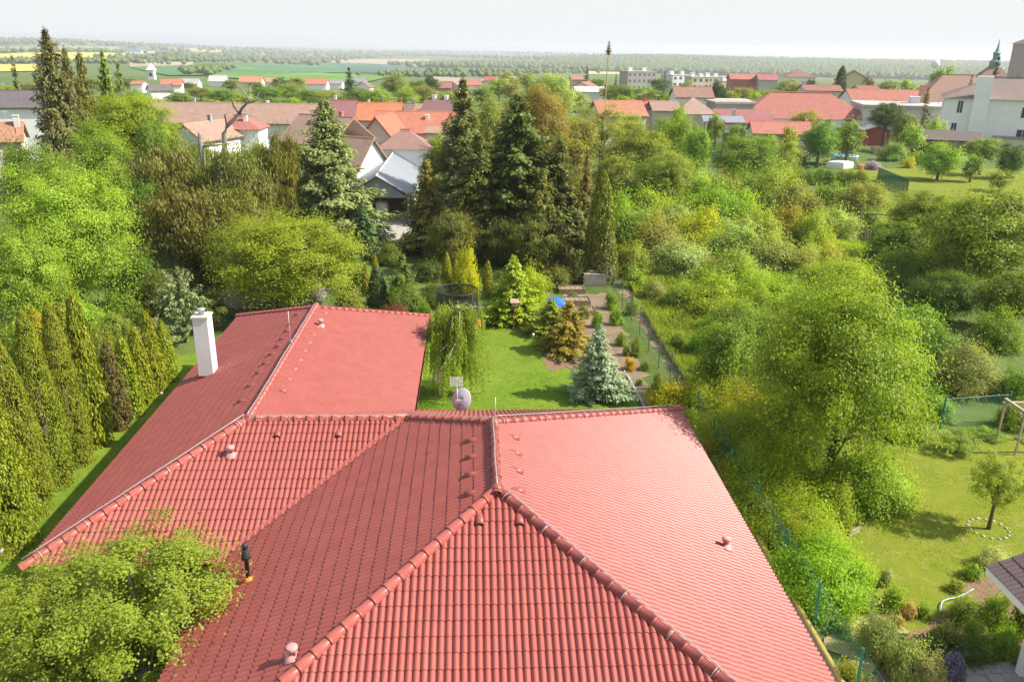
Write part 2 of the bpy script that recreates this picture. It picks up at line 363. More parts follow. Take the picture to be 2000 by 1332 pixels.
def thuja(name, seed, nl, leaf, point=.55):
    rng = np.random.default_rng(seed); nc = 150; zc = rng.random(nc)**1.15*.93; th = rng.uniform(0, 2*PI, nc)
    prof = lambda z: np.minimum(1, 1.2*np.maximum(1-z, 0)**point)*(.82+.18*np.minimum(1, z*6))
    rc = prof(zc)*.68; C = np.stack([rc*np.cos(th), rc*np.sin(th), zc], 1); cr = rng.uniform(.2, .36, nc)*(.45+.55*(1-zc))
    ci = rng.choice(nc, nl, p=cr**1.4/(cr**1.4).sum()); d = unit(rng.normal(0, 1, (nl, 3))); P = C[ci]+d*(cr[ci]*rng.random(nl)**.4)[:, None]*np.array([1, 1, .2])
    k = nl//5; z2 = rng.random(k); t2 = rng.uniform(0, 2*PI, k); r2 = prof(z2)*rng.uniform(.7, .98, k); P[:k] = np.stack([r2*np.cos(t2), r2*np.sin(t2), z2*.99], 1)
    P[:, 2] = np.clip(P[:, 2], .005, 1); lim = prof(np.clip(P[:, 2], 0, 1))*1.05+.05; rr = np.hypot(P[:, 0], P[:, 1]); s = np.minimum(1, lim/np.maximum(rr, 1e-5)); P[:, :2] *= s[:, None]
    out = unit(P*np.array([1, 1, 0])); nv = rng.normal(0, 1, (nl, 3)); Nn = out+nv*.55+np.array([0, 0, .2]); Ax = np.array([0, 0, 1.])+nv*.4+out*.35
    Ln = leaf*rng.uniform(.7, 1.5, nl); V = leafq(P, Nn, Ax, Ln, Ln*.55, .24); tint = rng.random(nc)[ci]*.6+rng.random(nl)*.2+.05
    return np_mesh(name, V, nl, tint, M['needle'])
def plume(name, seed, nst, nl, leaf):
    rng = np.random.default_rng(seed); P = []; Ax = []; Nn = []; T = []
    for s in range(nst):
        a = rng.uniform(0, 2*PI); ln = rng.uniform(.55, 1.1); lean = rng.uniform(.15, 1.0); z0 = rng.random()**1.2*.6; t = (np.arange(nl)+.5)/nl; tb = rng.random()
        rad = lean*ln*(t*.9+.1*t*t); zz = z0+ln*(t*.62-lean*.42*t*t); q = np.stack([np.cos(a)*rad, np.sin(a)*rad, np.minimum(zz, 1)], 1)
        dv = np.gradient(q, axis=0); side = np.array([-math.sin(a), math.cos(a), 0])
        for sg in (-1, 1):
            P.append(q+side*sg*(.045*(1-.6*t))[:, None]+rng.normal(0, .012, (nl, 3))); Ax.append(unit(dv)*.9+side*sg*.8+rng.normal(0, .2, (nl, 3))); Nn.append(np.repeat([[0, 0, 1.]], nl, 0)+rng.normal(0, .5, (nl, 3))); T.append(tb*.6+rng.random(nl)*.4)
    P = np.concatenate(P); n = len(P); return np_mesh(name, leafq(P, np.concatenate(Nn), np.concatenate(Ax), leaf*rng.uniform(.8, 1.4, n), leaf*.42), n, np.concatenate(T), M['needle'])

PROTO = {}
def protos(kind, lod, makers): PROTO[(kind, lod)] = makers
_s = 100
def fam(kind, lod, nvar, fn):
    global _s; PROTO[(kind, lod)] = []
    for v in range(nvar):
        _s += 1; PROTO[(kind, lod)].append(fn(f'{kind}_{lod}_{v}', _s))
fam('broad', 0, 5, lambda n, s: broad(n, s, 2200, .13, 34, .24, .42))
fam('broad', 1, 5, lambda n, s: broad(n, s, 11000, .06, 80, .15, .3, sprig=7))
fam('broad', 2, 4, lambda n, s: broad(n, s, 34000, .036, 140, .11, .25, sprig=6))
fam('broad', 3, 3, lambda n, s: broad(n, s, 72000, .025, 230, .08, .19, sprig=5))
fam('feather', 3, 2, lambda n, s: broad(n, s, 62000, .0215, 240, .065, .15, sprig=8))
fam('cone', 3, 1, lambda n, s: broad(n, s, 74000, .025, 170, .1, .22, sprig=5, taper=.3))
fam('airy', 1, 3, lambda n, s: broad(n, s, 4200, .06, 60, .13, .22))
fam('airy', 2, 2, lambda n, s: broad(n, s, 12000, .036, 100, .09, .17))
fam('bush', 0, 3, lambda n, s: broad(n, s, 1600, .13, 30, .24, .4, True))
fam('bush', 1, 5, lambda n, s: broad(n, s, 10000, .058, 70, .16, .32, True, sprig=7))
fam('bush', 2, 4, lambda n, s: broad(n, s, 26000, .036, 110, .13, .28, True, sprig=6))
fam('yew', 2, 3, lambda n, s: broad(n, s, 24000, .04, 110, .12, .26, style='needle', mat='needle'))
fam('spruce', 0, 3, lambda n, s: spruce(n, s, 16, 8, 4, leaf=.11))
fam('spruce', 1, 3, lambda n, s: spruce(n, s, 28, 13, 11, .3, .08, .07))
fam('spruce', 2, 3, lambda n, s: spruce(n, s, 34, 17, 20, .28, .1, .045))
fam('thuja', 1, 3, lambda n, s: thuja(n, s, 9000, .13))
fam('thuja', 2, 3, lambda n, s: thuja(n, s, 42000, .056))
fam('plume', 2, 2, lambda n, s: plume(n, s, 150, 22, .085))
_cnt = {}
def proto(kind, rp):
    lods = sorted(l for k, l in PROTO if k == kind); want = 0 if rp < 16 else 1 if rp < 38 else 2 if rp < 72 else 3
    l = max([q for q in lods if q <= want] or [lods[0]]); key = (kind, l); _cnt[key] = _cnt.get(key, -1)+1
    return PROTO[key][_cnt[key] % len(PROTO[key])]
_tr = random.Random(11)
def tube_limbs(mb, cl, z0, zc, R, Hh, rt, n):
    """limbs from the trunk axis to clump centres of the crown"""
    C, r = cl; idx = list(range(len(C))); _tr.shuffle(idx)
    for i in idx[:n]:
        e = np.array([C[i][0]*R, C[i][1]*R, zc+C[i][2]*Hh]); zs = z0+(max(e[2], z0+.2)-z0)*_tr.uniform(.15, .6)
        s = np.array([0, 0, zs]); m = s*.45+e*.55+np.array([0, 0, .12*(e[2]-zs)]); mb.tube([s, m, e], [rt*.32, rt*.17, rt*.04], 5, False)
NPL = [0]
def plant(kind, px, ytop, d, hw, label, col, cat=None, ybot=None, base=None, group=None, name=None, limbs=None, bark='bark', trunk_r=None, lean=(0, 0)):
    """one tree or bush; (px, ytop) is its top in the picture, d its distance, hw its half width in picture units, base overrides where it stands"""
    if base is not None: b = gr(*base) if len(base) == 2 else np.array(base); d = float((b-CAM)@FH)
    t = at(px, ytop, d)
    if base is None: b = t
    bx, by = float(b[0]), float(b[1]); bz = float(terr(bx, by)); H = max(.4, t[2]-bz); dist = float((t-CAM)@FW); R = hw*dist/FPX
    rp = hw*.512; g = proto(kind, rp*(1.9 if kind == 'thuja' else 1)); bushy = kind in ('bush', 'skirt', 'thuja', 'spruce', 'plume')
    nm = name or {'bush': 'bush', 'thuja': 'thuja_tree', 'spruce': 'spruce_tree', 'plume': 'juniper', 'yew': 'conifer_tree'}.get(kind, 'broadleaf_tree')
    root = empty(nm, (bx, by, bz), _tr.uniform(0, 6.28)); NPL[0] += 1
    tag(root, label, cat or ('bush' if kind == 'bush' else 'tree'), group)
    cr = link('crown' if kind != 'bush' else 'foliage', g, root, tuple(c*_tr.uniform(.93, 1.07) for c in col))
    mb = MB()
    if bushy:
        cr.scale = (R, R*_tr.uniform(.88, 1.1), H*(1 if kind != 'bush' else .95)); cr.location = (0, 0, 0 if kind != 'spruce' else H*.01)
        if kind == 'bush':
            for k in range(5): a = k*1.26; mb.tube([(0, 0, 0), (math.cos(a)*R*.3, math.sin(a)*R*.3, H*.3), (math.cos(a)*R*.6, math.sin(a)*R*.6, H*.55)], [H*.02+.01, H*.015, .01], 5)
        else: mb.tube([(0, 0, 0), (0, 0, H*.5), (0, 0, H*.97)], [H*.016+.03, H*.009+.02, .012], 7)
    else:
        zb = at(px, ybot, d)[2]-bz if ybot else H*.1
        zb = max(.03*H, min(zb, H*.7)); Hh = (H-zb)/2; zc = zb+Hh
        cr.scale = (R, R*_tr.uniform(.9, 1.1), Hh); cr.location = (lean[0]*.7, lean[1]*.7, zc)
        rt = trunk_r or (.035*H**.9+.03); mb.tube([(-lean[0]*.3, -lean[1]*.3, 0), (0, 0, zb), (lean[0]*.4, lean[1]*.4, zc), (lean[0], lean[1], zc+Hh*.5)], [rt*1.25, rt, rt*.5, rt*.06], 8)
        tube_limbs(mb, CLUMPS[g.name], zb*.9, zc, R, Hh, rt, limbs if limbs is not None else (7 if rp < 30 else 14))
    mb.obj('stem' if kind == 'bush' else 'trunk', M[bark], root, True)
    return root

# ------------------------------------------------------------------ the red-roofed house
XA, YA, YB, W1, W2, TT, XD, YF, ZE = .531, 16.48, 20.019, 6.951, 4.508, .41076, -6.688, 33.396, 2.7
YE = YB+W1-W2; XE = XA-(W1-W2); CT = 1/math.hypot(1, TT); ST = TT*CT
def zr(h): return ZE+h*TT
pA = np.array([XA, YA, zr(W1)]); pB = np.array([XA, YB, zr(W1)]); pC = np.array([XA+W1, YB+W1, ZE]); pE = np.array([XE, YE, zr(W2)])
pD = np.array([XD, YE, zr(W2)]); pF = np.array([XD, YF, zr(W2)]); pG = np.array([XD-W2, YF+W2, ZE]); pI = np.array([XD+W2, YF+W2, ZE])
pK = np.array([XD-W2, YE-W2, ZE]); pV = np.array([XE-W2, YE-W2, ZE]); pJ = np.array([XD+W2, YE+W2, ZE])
pL = np.array([XA-W1, YA-W1, ZE]); pR = np.array([XA+W1, YA-W1, ZE]); pE0 = np.array([XE, YB+W1, ZE])
DIRS = {'front': ((1, 0, 0), (0, CT, ST), (0, -ST, CT)), 'right': ((0, 1, 0), (-CT, 0, ST), (ST, 0, CT)),
        'left': ((0, -1, 0), (CT, 0, ST), (-ST, 0, CT)), 'back': ((-1, 0, 0), (0, -CT, ST), (0, ST, CT))}
SLOPES = [('front', pL, [pL, pR, pA]), ('right', pR, [pR, pC, pB, pA]), ('left', pV, [pV, pL, pA, pB, pE]), ('back', pC, [pC, pE0, pE, pB]),
          ('back', pE0, [pE0, pJ, pD, pE]), ('front', pK, [pK, pV, pE, pD]), ('left', pG, [pG, pK, pD, pF]), ('right', pJ, [pJ, pI, pF, pD]), ('back', pI, [pI, pG, pF])]
house = empty('bungalow', (-1, 23, 0)); house.location = (0, 0, 0)
tag(house, 'large bungalow with red tiled hipped roof and white chimney in front', 'house')
dk = MB()
for key, O, poly in SLOPES:
    n = np.array(DIRS[key][2]); dk.add([p-n*.01 for p in poly], [tuple(range(len(poly)))])
roof = dk.obj('roof', M['deck'], house)
# walls, soffit, plinth
wl = MB()
def wallbox(x0, x1, y0, y1): wl.box(x0+.55, x1-.55, y0+.55, y1-.55, 0, ZE-.06)
wallbox(XA-W1, XA+W1, YA-W1, YB+W1); wl.box(XD-W2+.55, XA-W1+.552, YE-W2+.551, YE+W2-.551, 0, ZE-.061); wl.box(XD-W2+.552, XD+W2-.552, YE+W2-.553, YF+W2-.55, 0, ZE-.062)
wl.obj('wall', M['white'], house)
sf = MB(); sf.box(XA-W1+.02, XA+W1-.02, YA-W1+.02, YB+W1-.02, ZE-.09, ZE-.065); sf.box(XD-W2+.02, XA-W1+.018, YE-W2+.021, YE+W2-.022, ZE-.091, ZE-.066); sf.box(XD-W2+.021, XD+W2-.02, YE+W2-.024, YF+W2-.02, ZE-.092, ZE-.067)
sf.obj('soffit', M['woodpale'], house)
# --- tiles: real double-roll tiles, courses lapped over each other
TW, TG, LAP, NSEG = .30, .335, .06, 12
def prof(s):
    q = (s % .5)/.5
    return .052*max(0.0, math.sin(PI*min(1, max(0, (q-.08)/.86))))**.62
US = [i/NSEG for i in range(NSEG+1)]
def tile_polys():
    lo, hi = .046, .034; F = []
    for i in range(NSEG):
        a, b = US[i], US[i+1]; pa, pb = prof(a), prof(b)
        F.append([(a*TW, 0, lo+pa), (b*TW, 0, lo+pb), (b*TW, TG+LAP, hi-.01+pb), (a*TW, TG+LAP, hi-.01+pa)])
        F.append([(a*TW, 0, lo+pa-.014), (b*TW, 0, lo+pb-.014), (b*TW, 0, lo+pb), (a*TW, 0, lo+pa)])
    return F
TP = tile_polys()
def polys_to_mb(mb, polys):
    for p in polys: mb.add(p, [tuple(range(len(p)))])
def clip(poly, a, b):
    """keep the part of a polygon left of the directed edge a->b (u,v plane)"""
    ex, ey = b[0]-a[0], b[1]-a[1]; L = math.hypot(ex, ey); out = []; D = [(ex*(p[1]-a[1])-ey*(p[0]-a[0]))/L for p in poly]
    for i in range(len(poly)):
        p, q, dp, dq = poly[i], poly[(i+1) % len(poly)], D[i], D[(i+1) % len(poly)]
        if dp >= 0: out.append(p)
        if (dp >= 0) != (dq >= 0):
            t = dp/(dp-dq); out.append(tuple(p[k]+t*(q[k]-p[k]) for k in range(3)))
    return out if len(out) >= 3 else None
def weld_mesh(name, polys, mat, tint=None):
    idx = {}; vs = []; fs = []
    for p in polys:
        f = []
        for q in p:
            k = (round(q[0], 4), round(q[1], 4), round(q[2], 4))
            if k not in idx: idx[k] = len(vs); vs.append(q)
            if idx[k] not in f: f.append(idx[k])
        if len(f) >= 3: fs.append(tuple(f))
    me = bpy.data.meshes.new(name); me.from_pydata(vs, [], fs); me.materials.append(mat); me.update(); return me
def lay_tiles(slopes, origin_scale=1.0):
    """list of (score, O, (u,v,n), u0, v0, polys or None when whole)"""
    out = []
    for key, O, poly in slopes:
        ua, va, na = (np.array(q, float) for q in DIRS[key]); P2 = [((p-O)@ua, (p-O)@va) for p in poly]
        us = [p[0] for p in P2]; vs = [p[1] for p in P2]; E_ = [(P2[i], P2[(i+1) % len(P2)]) for i in range(len(P2))]
        def sd(q, e): (a, b) = e; ex, ey = b[0]-a[0], b[1]-a[1]; return (ex*(q[1]-a[1])-ey*(q[0]-a[0]))/math.hypot(ex, ey)
        # the eave edge must not clip the overhang
        cl = [e for e in E_ if not (abs(e[0][1]) < 1e-6 and abs(e[1][1]) < 1e-6)]
        c0 = math.floor(min(us)/TW); c1 = math.ceil(max(us)/TW); r1 = math.ceil(max(vs)/TG)
        for r in range(r1):
            for c in range(c0, c1):
                u0, v0 = c*TW, r*TG-.05; cs = [(u0, v0), (u0+TW, v0), (u0+TW, v0+TG+LAP), (u0, v0+TG+LAP)]
                ds = [[sd(q, e) for q in cs] for e in cl]
                if any(max(d) <= .02 for d in ds): continue
                ctr = O+ua*(u0+TW/2)+va*(v0+TG/2); vw = CAM-ctr; dist = np.linalg.norm(vw); cosv = vw@na/dist
                r3 = -vw; dz = r3@FW; ix, iy = 1000+FPX*(r3@RT)/dz, 666+FPX*(r3@DN)/dz
                seen = cosv > .02 and dz > 1 and -30 < ix < 2030 and -30 < iy < 1362
                score = cosv/dist**2 if seen else 0
                polys = None
                if min(min(d) for d in ds) < 0:
                    polys = []
                    for f in TP:
                        g = [(q[0]+u0, q[1]+v0, q[2]) for q in f]
                        for e, d in zip(cl, ds):
                            if min(d) < 0 and g: g = clip(g, *e)
                        if g: polys.append(g)
                    if not polys: continue
                    score *= .6
                out.append((score, O, (ua, va, na), u0, v0, polys, seen))
    return out
def make_tiles(tiles, parent, mat, single, namea='roof_tile', nameb='roof_tiles'):
    tiles.sort(key=lambda t: -t[0]); whole = weld_mesh(namea, TP, mat); rng = random.Random(3)
    jit = lambda: rng.uniform(-.004, .004)
    for sc, O, (ua, va, na), u0, v0, polys, seen in tiles[:single]:
        me = whole
        if polys: me = weld_mesh(namea, [[(q[0]-u0, q[1]-v0, q[2]) for q in p] for p in polys], mat)
        o = link(namea, me, parent); q = O+ua*(u0+jit())+va*(v0+jit())+na*jit()*.5
        o.matrix_world = Matrix(((ua[0], va[0], na[0], q[0]), (ua[1], va[1], na[1], q[1]), (ua[2], va[2], na[2], q[2]), (0, 0, 0, 1)))
    vs = []; fs = []; tn = []
    for sc, O, (ua, va, na), u0, v0, polys, seen in tiles[single:]:
        pl = polys or [[(q[0]+u0, q[1]+v0, q[2]) for q in p] for p in TP]; ju, jv, jn = jit(), jit(), jit()*.5; t = rng.random()
        for p in pl:
            b = len(vs)
            for q in p: w = O+ua*(q[0]+ju)+va*(q[1]+jv)+na*(q[2]+jn); vs.append((w[0], w[1], w[2]))
            fs.append(tuple(range(b, b+len(p)))); tn.append(t)
    me = bpy.data.meshes.new(nameb); me.from_pydata(vs, [], fs); me.materials.append(mat)
    a = me.attributes.new('tint', 'FLOAT', 'FACE'); a.data.foreach_set('value', np.array(tn, np.float32)); me.update()
    o = link(nameb, me, parent); o['kind'] = 'stuff'
make_tiles(lay_tiles(SLOPES), roof, M['tile'], 300)
# --- ridge and hip caps
def capmesh():
    mb = MB(); L = .42; n = 9; rows = [(-.02, .112, 0), (L-.05, .126, 0), (L-.05, .132, 0), (L, .132, 0), (L, .12, 0)]; vs = []; fs = []
    for (x, r, _) in rows:
        for k in range(n+1):
            w = math.radians(-14+208*k/n); vs.append((x, r*math.cos(w), r*math.sin(w)*.95))
    for i in range(len(rows)-1):
        for k in range(n): a = i*(n+1)+k; fs.append((a, a+1, a+n+2, a+n+1))
    mb.add(vs, fs); me = mb.mesh('ridge_cap', M['tile'], True)
    return me
CAP = capmesh(); CAPG = .375
def frame(dirv):
    x = dirv/np.linalg.norm(dirv); y = np.cross((0, 0, 1), x); y /= np.linalg.norm(y); z = np.cross(x, y); return x, y, z
def place(o, q, x, y, z): o.matrix_world = Matrix(((x[0], y[0], z[0], q[0]), (x[1], y[1], z[1], q[1]), (x[2], y[2], z[2], q[2]), (0, 0, 0, 1)))
CLIPM = None
def clipmesh():
    n = 8; vs = []; fs = []
    for x in (-.008, .008):
        for k in range(n+1): w = math.radians(-6+192*k/n); vs.append((x, .146*math.cos(w), .14*math.sin(w)))
    for k in range(n): fs.append((k, k+1, n+2+k, n+1+k))
    return MB().add(vs, fs).mesh('wire_clip', M['wire'], True)
CLIPM = clipmesh()
def caps(top, low, lift=.05, clips=None, wire=None):
    d = low-top; L = np.linalg.norm(d); x, y, z = frame(d); k = 0
    while k*CAPG < L-.05:
        o = link('ridge_cap', CAP, roof); j = random.uniform(-.006, .006); place(o, top+x*(k*CAPG)+z*(lift+k % 2*.002+j*.3)+y*j, x, y, z); k += 1
    if clips:
        s = .3
        while s < L-.3:
            o = link('wire_clip', CLIPM, roof); place(o, top+x*s+z*lift, x, y, z); s += clips*random.uniform(.9, 1.1)
    if wire is not None:
        n = max(2, int(L/.5)); pts = [top+x*(L*i/n)+z*(lift+.16)+y*(wire+random.uniform(-.012, .012)) for i in range(n+1)]
        MB().tube(pts, .011, 5).obj('lightning_wire', M['wire'], roof, True)
caps(pB, pA, clips=None, wire=.0); caps(pA, pL); caps(pA, pR, clips=1.15, wire=.06); caps(pB, pC, clips=1.0, wire=.05); caps(pB, pE, clips=1.0, wire=.05)
caps(pE, pD, .045, clips=1.05, wire=.1); caps(pD, pK, clips=1.15, wire=-.08); caps(pD, pF, clips=1.1, wire=.0); caps(pF, pG); caps(pF, pI)
# ridge junction hoods
for q in (pA, pB, pD, pF, pE):
    mb = MB(); mb.lathe([(.19, -.12), (.18, .02), (.14, .1), (.07, .16), (.01, .18)], 12); o = mb.obj('ridge_hood', M['tile'], roof, True); o.location = q+np.array([0, 0, .03])
# valleys
def valley(top, low, na, nb):
    d = low-top; x = d/np.linalg.norm(d); s1 = np.cross(x, na); s2 = np.cross(x, nb)
    vs = []
    for q in (top, low):
        up = np.array([0, 0, .062]); vs += [q+s1*.13+up+na*.03, q+up, q-s2*.13+up+nb*.03]
    MB().add(vs, [(0, 1, 4, 3), (1, 2, 5, 4)]).obj('valley_flashing', M['tile'], roof)
valley(pE, pV, np.array(DIRS['front'][2]), np.array(DIRS['left'][2])); valley(pD, pJ, np.array(DIRS['right'][2]), np.array(DIRS['back'][2]))
# gutters along the eaves, board behind them
M['gutter'] = mat_plain('dark_red_gutter', (.2, .035, .035), .35, .1, 3)
def gutter(a, b, out):
    x = (b-a)/np.linalg.norm(b-a); o = np.array(out, float); vs = []; fs = []; n = 7
    for q in (a, b):
        for rr in (.075, .068):
            for k in range(n+1): w = PI*k/n; vs.append(q+o*(.055-rr*math.cos(w))+np.array([0, 0, -.02-rr*math.sin(w)]))
    m = n+1
    for k in range(n): fs += [(k, k+1, 2*m+k+1, 2*m+k), (m+k, 3*m+k, 3*m+k+1, m+k+1)]
    fs += [(0, 2*m, 3*m, m), (n, m+n, 3*m+n, 2*m+n)]
    MB().add(vs, fs).obj('gutter', M['gutter'], house, True)
for a, b, o in ((pL, pR, (0, -1, 0)), (pR, pC, (1, 0, 0)), (pC, pJ, (0, 1, 0)), (pJ, pI, (1, 0, 0)), (pI, pG, (0, 1, 0)), (pG, pK, (-1, 0, 0)), (pK, pV, (0, -1, 0)), (pV, pL, (-1, 0, 0))): gutter(a, b, o)
for (x, y) in ((XD+W2-.45, YF+W2-.5), (XA+W1-.5, YB+W1-.45), (XA+W1-.5, YA-W1+.5), (XD-W2+.5, YE-W2+.4)):
    MB().tube([(x, y, 0), (x, y, ZE-.15)], .045, 8).obj('downpipe', M['gutter'], house, True)
def on_slope(px, py, i):
    key, O, poly = SLOPES[i]; n = np.array(DIRS[key][2]); r = ray(px, py); t = ((O-CAM)@n)/(r@n); return CAM+r*t, [np.array(q, float) for q in DIRS[key]]
def hood():
    n = 7; vs = []; fs = []
    for (y, r, h) in ((.34, .05, .01), (.2, .085, .06), (.0, .1, .1), (.0, .085, .085), (.06, .08, .07)):
        for k in range(n+1): w = PI*k/n; vs.append((r*math.cos(w), y, .06+h*math.sin(w)))
    for i in range(4):
        for k in range(n): a = i*(n+1)+k; fs.append((a, a+1, a+n+2, a+n+1))
    return MB().add(vs, fs).mesh('vent_tile', M['tile'], True)
HOOD = hood()
def vent(px, py, i):
    q, (u, v, n) = on_slope(px, py, i); o = link('vent_tile', HOOD, roof); o.matrix_world = Matrix(((u[0], v[0], n[0], q[0]), (u[1], v[1], n[1], q[1]), (u[2], v[2], n[2], q[2]), (0, 0, 0, 1)))
for px, py in ((541, 857), (661, 857)): vent(px, py, 5)
for px, py in ((937, 1029), (1015, 1029)): vent(px, py, 0)
for px, py in ((1012, 861), (1016, 892), (1019, 926), (1022, 965)): vent(px, py, 1)
for px, py in ((913, 868), (913, 900), (912, 935), (911, 972)): vent(px, py, 2)
R7 = [(640, 617), (625, 644), (617, 659), (609, 675), (600, 691), (591, 709), (581, 727), (570, 747), (559, 769)]
for px, py in R7: vent(px, py, 7)
for px, py in ((578, 620), (566, 638), (558, 652), (549, 668), (540, 682), (528, 698), (515, 716), (502, 735), (486, 760), (468, 790)): vent(px, py, 6)
M['pinkp'] = mat_plain('faded_pink_plastic', (.5, .25, .24), .6, .12, 8)
def pipe_vent(px, py, i):
    q, (u, v, n) = on_slope(px, py, i); t = empty('pipe_vent', q); t.parent = roof
    mb = MB(); a = .17; vs = [u*sx*a+v*sy*a*.8+n*.085 for sx, sy in ((-1, -1), (1, -1), (1, 1), (-1, 1))]+[u*sx*.09+v*sy*.09+n*.19 for sx, sy in ((-1, -1), (1, -1), (1, 1), (-1, 1))]
    mb.add(vs, [(0, 1, 5, 4), (1, 2, 6, 5), (2, 3, 7, 6), (3, 0, 4, 7), (4, 5, 6, 7)]); mb.lathe([(.075, .05), (.075, .3), (.13, .315), (.14, .34), (.135, .4), (.125, .415), (.01, .42)], 14)
    me = mb.mesh('pipe_vent', M['pinkp'], True); COL.objects.unlink(t); bpy.data.objects.remove(t); o = link('pipe_vent', me, roof); o.location = q; o.scale = (.85, .85, .85)
for a in ((452, 893, 5), (572, 1290, 2), (627, 640, 7), (1417, 1072, 1)): pipe_vent(*a)
# black flue
q, _f = on_slope(486, 1138, 2)
f_ = MB().lathe([(.055, 0), (.055, .78), (.13, .8), (.12, .9), (.07, 1.1), (.06, 1.12), (.085, 1.13), (.085, 1.24), (.075, 1.26), (.01, 1.28)], 16).obj('flue_pipe', M['black'], roof, True); f_.location = q
f2 = MB().lathe([(.15, -.04), (.14, .08), (.11, .16), (.07, .2)], 14).obj('flue_collar', M['orange'], roof, True); f2.location = q; f_.scale = f2.scale = (.85, .85, .85)
# white chimney
q, _f = on_slope(408, 733, 6); ctop = at(400, 618, float((q-CAM)@FH))[2]
ch = MB().box(-.27, .27, -.3, .3, -.3, ctop-q[2]).obj('chimney', M['white'], roof); ch.location = q
hh = ctop-q[2]
c2 = MB().box(-.31, .31, -.34, .34, hh+.002, hh+.07).obj('chimney_cap', mat_plain('cap_concrete', (.6, .56, .48), .8, .1, 4), roof); c2.location = q
c3 = MB().lathe([(.11, hh+.1), (.11, hh+.24), (.15, hh+.25), (.15, hh+.3), (.05, hh+.32)], 14).obj('chimney_pot', M['metal'], roof, True); c3.location = q
c4 = MB().box(-.3, .3, -.33, .33, -.25, .1).obj('chimney_flashing', M['gutter'], roof); c4.location = q
# lightning rods
for (px, py, top, zz) in ((568, 674, 608, zr(W2)+.15), (967, 838, 776, zr(W1)+.15)):
    q = gr(px, py, zz); zt = at(px, top, float((q-CAM)@FH))[2]
    mb = MB().tube([q, (q[0], q[1], zt)], [.014, .01], 6)
    for s in (-.12, .12): mb.tube([(q[0]+s, q[1], q[2]-.02), (q[0], q[1], q[2]+.25)], .009, 5)
    mb.obj('lightning_rod', M['wire'], roof, True)

# satellite dish with aerial, standing on the back slope
q, _f = on_slope(893, 806, 3); q = q+np.array([0, .15, 0]); dish = empty('satellite_dish', q)
tag(dish, 'grey satellite dish with grid aerial on the red roof', 'satellite dish')
MB().tube([(0, 0, -.1), (0, 0, 1.0)], .025, 8).obj('mast', M['metal'], dish, True)
vs = []; fs = []; n = 22
for i, rr in enumerate((0, .15, .27, .36, .39)):
    for k in range(n): w = 2*PI*k/n; vs.append((rr*math.cos(w)*.92, .1*(rr/.39)**2, rr*math.sin(w)*1.06))
for i in range(4):
    for k in range(n): fs.append((i*n+k, i*n+(k+1) % n, (i+1)*n+(k+1) % n, (i+1)*n+k))
o = MB().add(vs, fs).obj('reflector', mat_plain('dish_grey', (.4, .39, .42), .6, .06, 5), dish, True); o.location = (.12, .06, .42); o.rotation_euler = (math.radians(-24), 0, math.radians(-24)); o.modifiers.new('s', 'SOLIDIFY').thickness = .012
o = MB().tube([(.12, .16, .1), (.3, .55, .35)], .014, 6).obj('feed_arm', M['metal'], dish, True)
MB().box(.27, .36, .5, .6, .33, .43).obj('receiver', M['frame'], dish)
MB().box(-.08, .16, -.05, .03, .3, .42).obj('bracket', M['metal'], dish)
mb = MB()
for k in range(9): mb.tube([(-.24, -.03, .98+k*.04), (.2, -.03, .98+k*.04)], .007, 4)
for k in range(5): mb.tube([(-.24+k*.11, -.03, .97), (-.24+k*.11, -.03, 1.31)], .007, 4)
mb.obj('grid_aerial', M['frame'], dish)

# ------------------------------------------------------------------ garden ground
M['lawn'] = mat_ground('mown_lawn', [(.105, .185, .012), (.14, .215, .016), (.18, .24, .025), (.075, .145, .012)], [(1.6, .35, .6), (.35, .45, .65), (5, .5, .7)], bumpd=.05)
M['lawn2'] = mat_ground('yellowish_lawn', [(.14, .185, .014), (.18, .205, .018), (.24, .22, .05), (.1, .15, .013)], [(.7, .35, .65), (2.5, .5, .7), (8, .55, .75)], bumpd=.03)
M['soil'] = mat_ground('garden_soil', [(.26, .18, .12), (.34, .25, .17), (.2, .15, .09)], [(1.5, .35, .65), (7, .45, .7)], bumpd=.05)
M['weeds'] = mat_ground('rank_grass', [(.08, .14, .025), (.13, .18, .04), (.17, .15, .08)], [(.7, .35, .65), (1.7, .52, .7)], bumpd=.08)
M['mulch'] = mat_ground('bark_mulch', [(.2, .12, .08), (.28, .18, .11), (.14, .09, .06)], [(5, .35, .65), (18, .45, .7)], bumpd=.04)
M['straw'] = mat_ground('straw_ground', [(.42, .34, .18), (.3, .27, .1), (.2, .22, .06)], [(2, .35, .65), (.8, .5, .7)], bumpd=.04)
def sheet(name, pts, mat, label, z=.02, cat='ground'):
    P = [gr(x, y) if isinstance(x, (int, float)) and abs(x) > 60 else (x, y) for x, y in pts]
    o = MB().add([(p[0], p[1], z) for p in P], [tuple(range(len(P)))]).obj(name, mat); return tag(o, label, cat, kind='structure')
def wsheet(name, pts, mat, label, z=.02, cat='ground'):
    if name not in ('patio', 'meadow', 'yard', 'far_lawn'):
        rj = random.Random(name); q = []; jit = .05 if name in ('lawn', 'side_lawn') else .16
        for i in range(len(pts)):
            a, b = np.array(pts[i][:2]), np.array(pts[(i+1) % len(pts)][:2]); L = np.linalg.norm(b-a); n = max(1, int(L/.35)); nv = np.array([-(b-a)[1], (b-a)[0]])/max(L, 1e-6)
            for k in range(n): q.append(tuple(a+(b-a)*k/n+nv*rj.gauss(0, jit)))
        pts = q
    o = MB().add([(p[0], p[1], z) for p in pts], [tuple(range(len(pts)))]).obj(name, mat); return tag(o, label, cat, kind='structure')
g_ = lambda x, y: tuple(gr(x, y)[:2])
wsheet('yard', [(-30, 6), (9.35, 6), (9.35, 60), (-30, 60)], M['weeds'], 'shady green ground around the red-roofed house', .012)
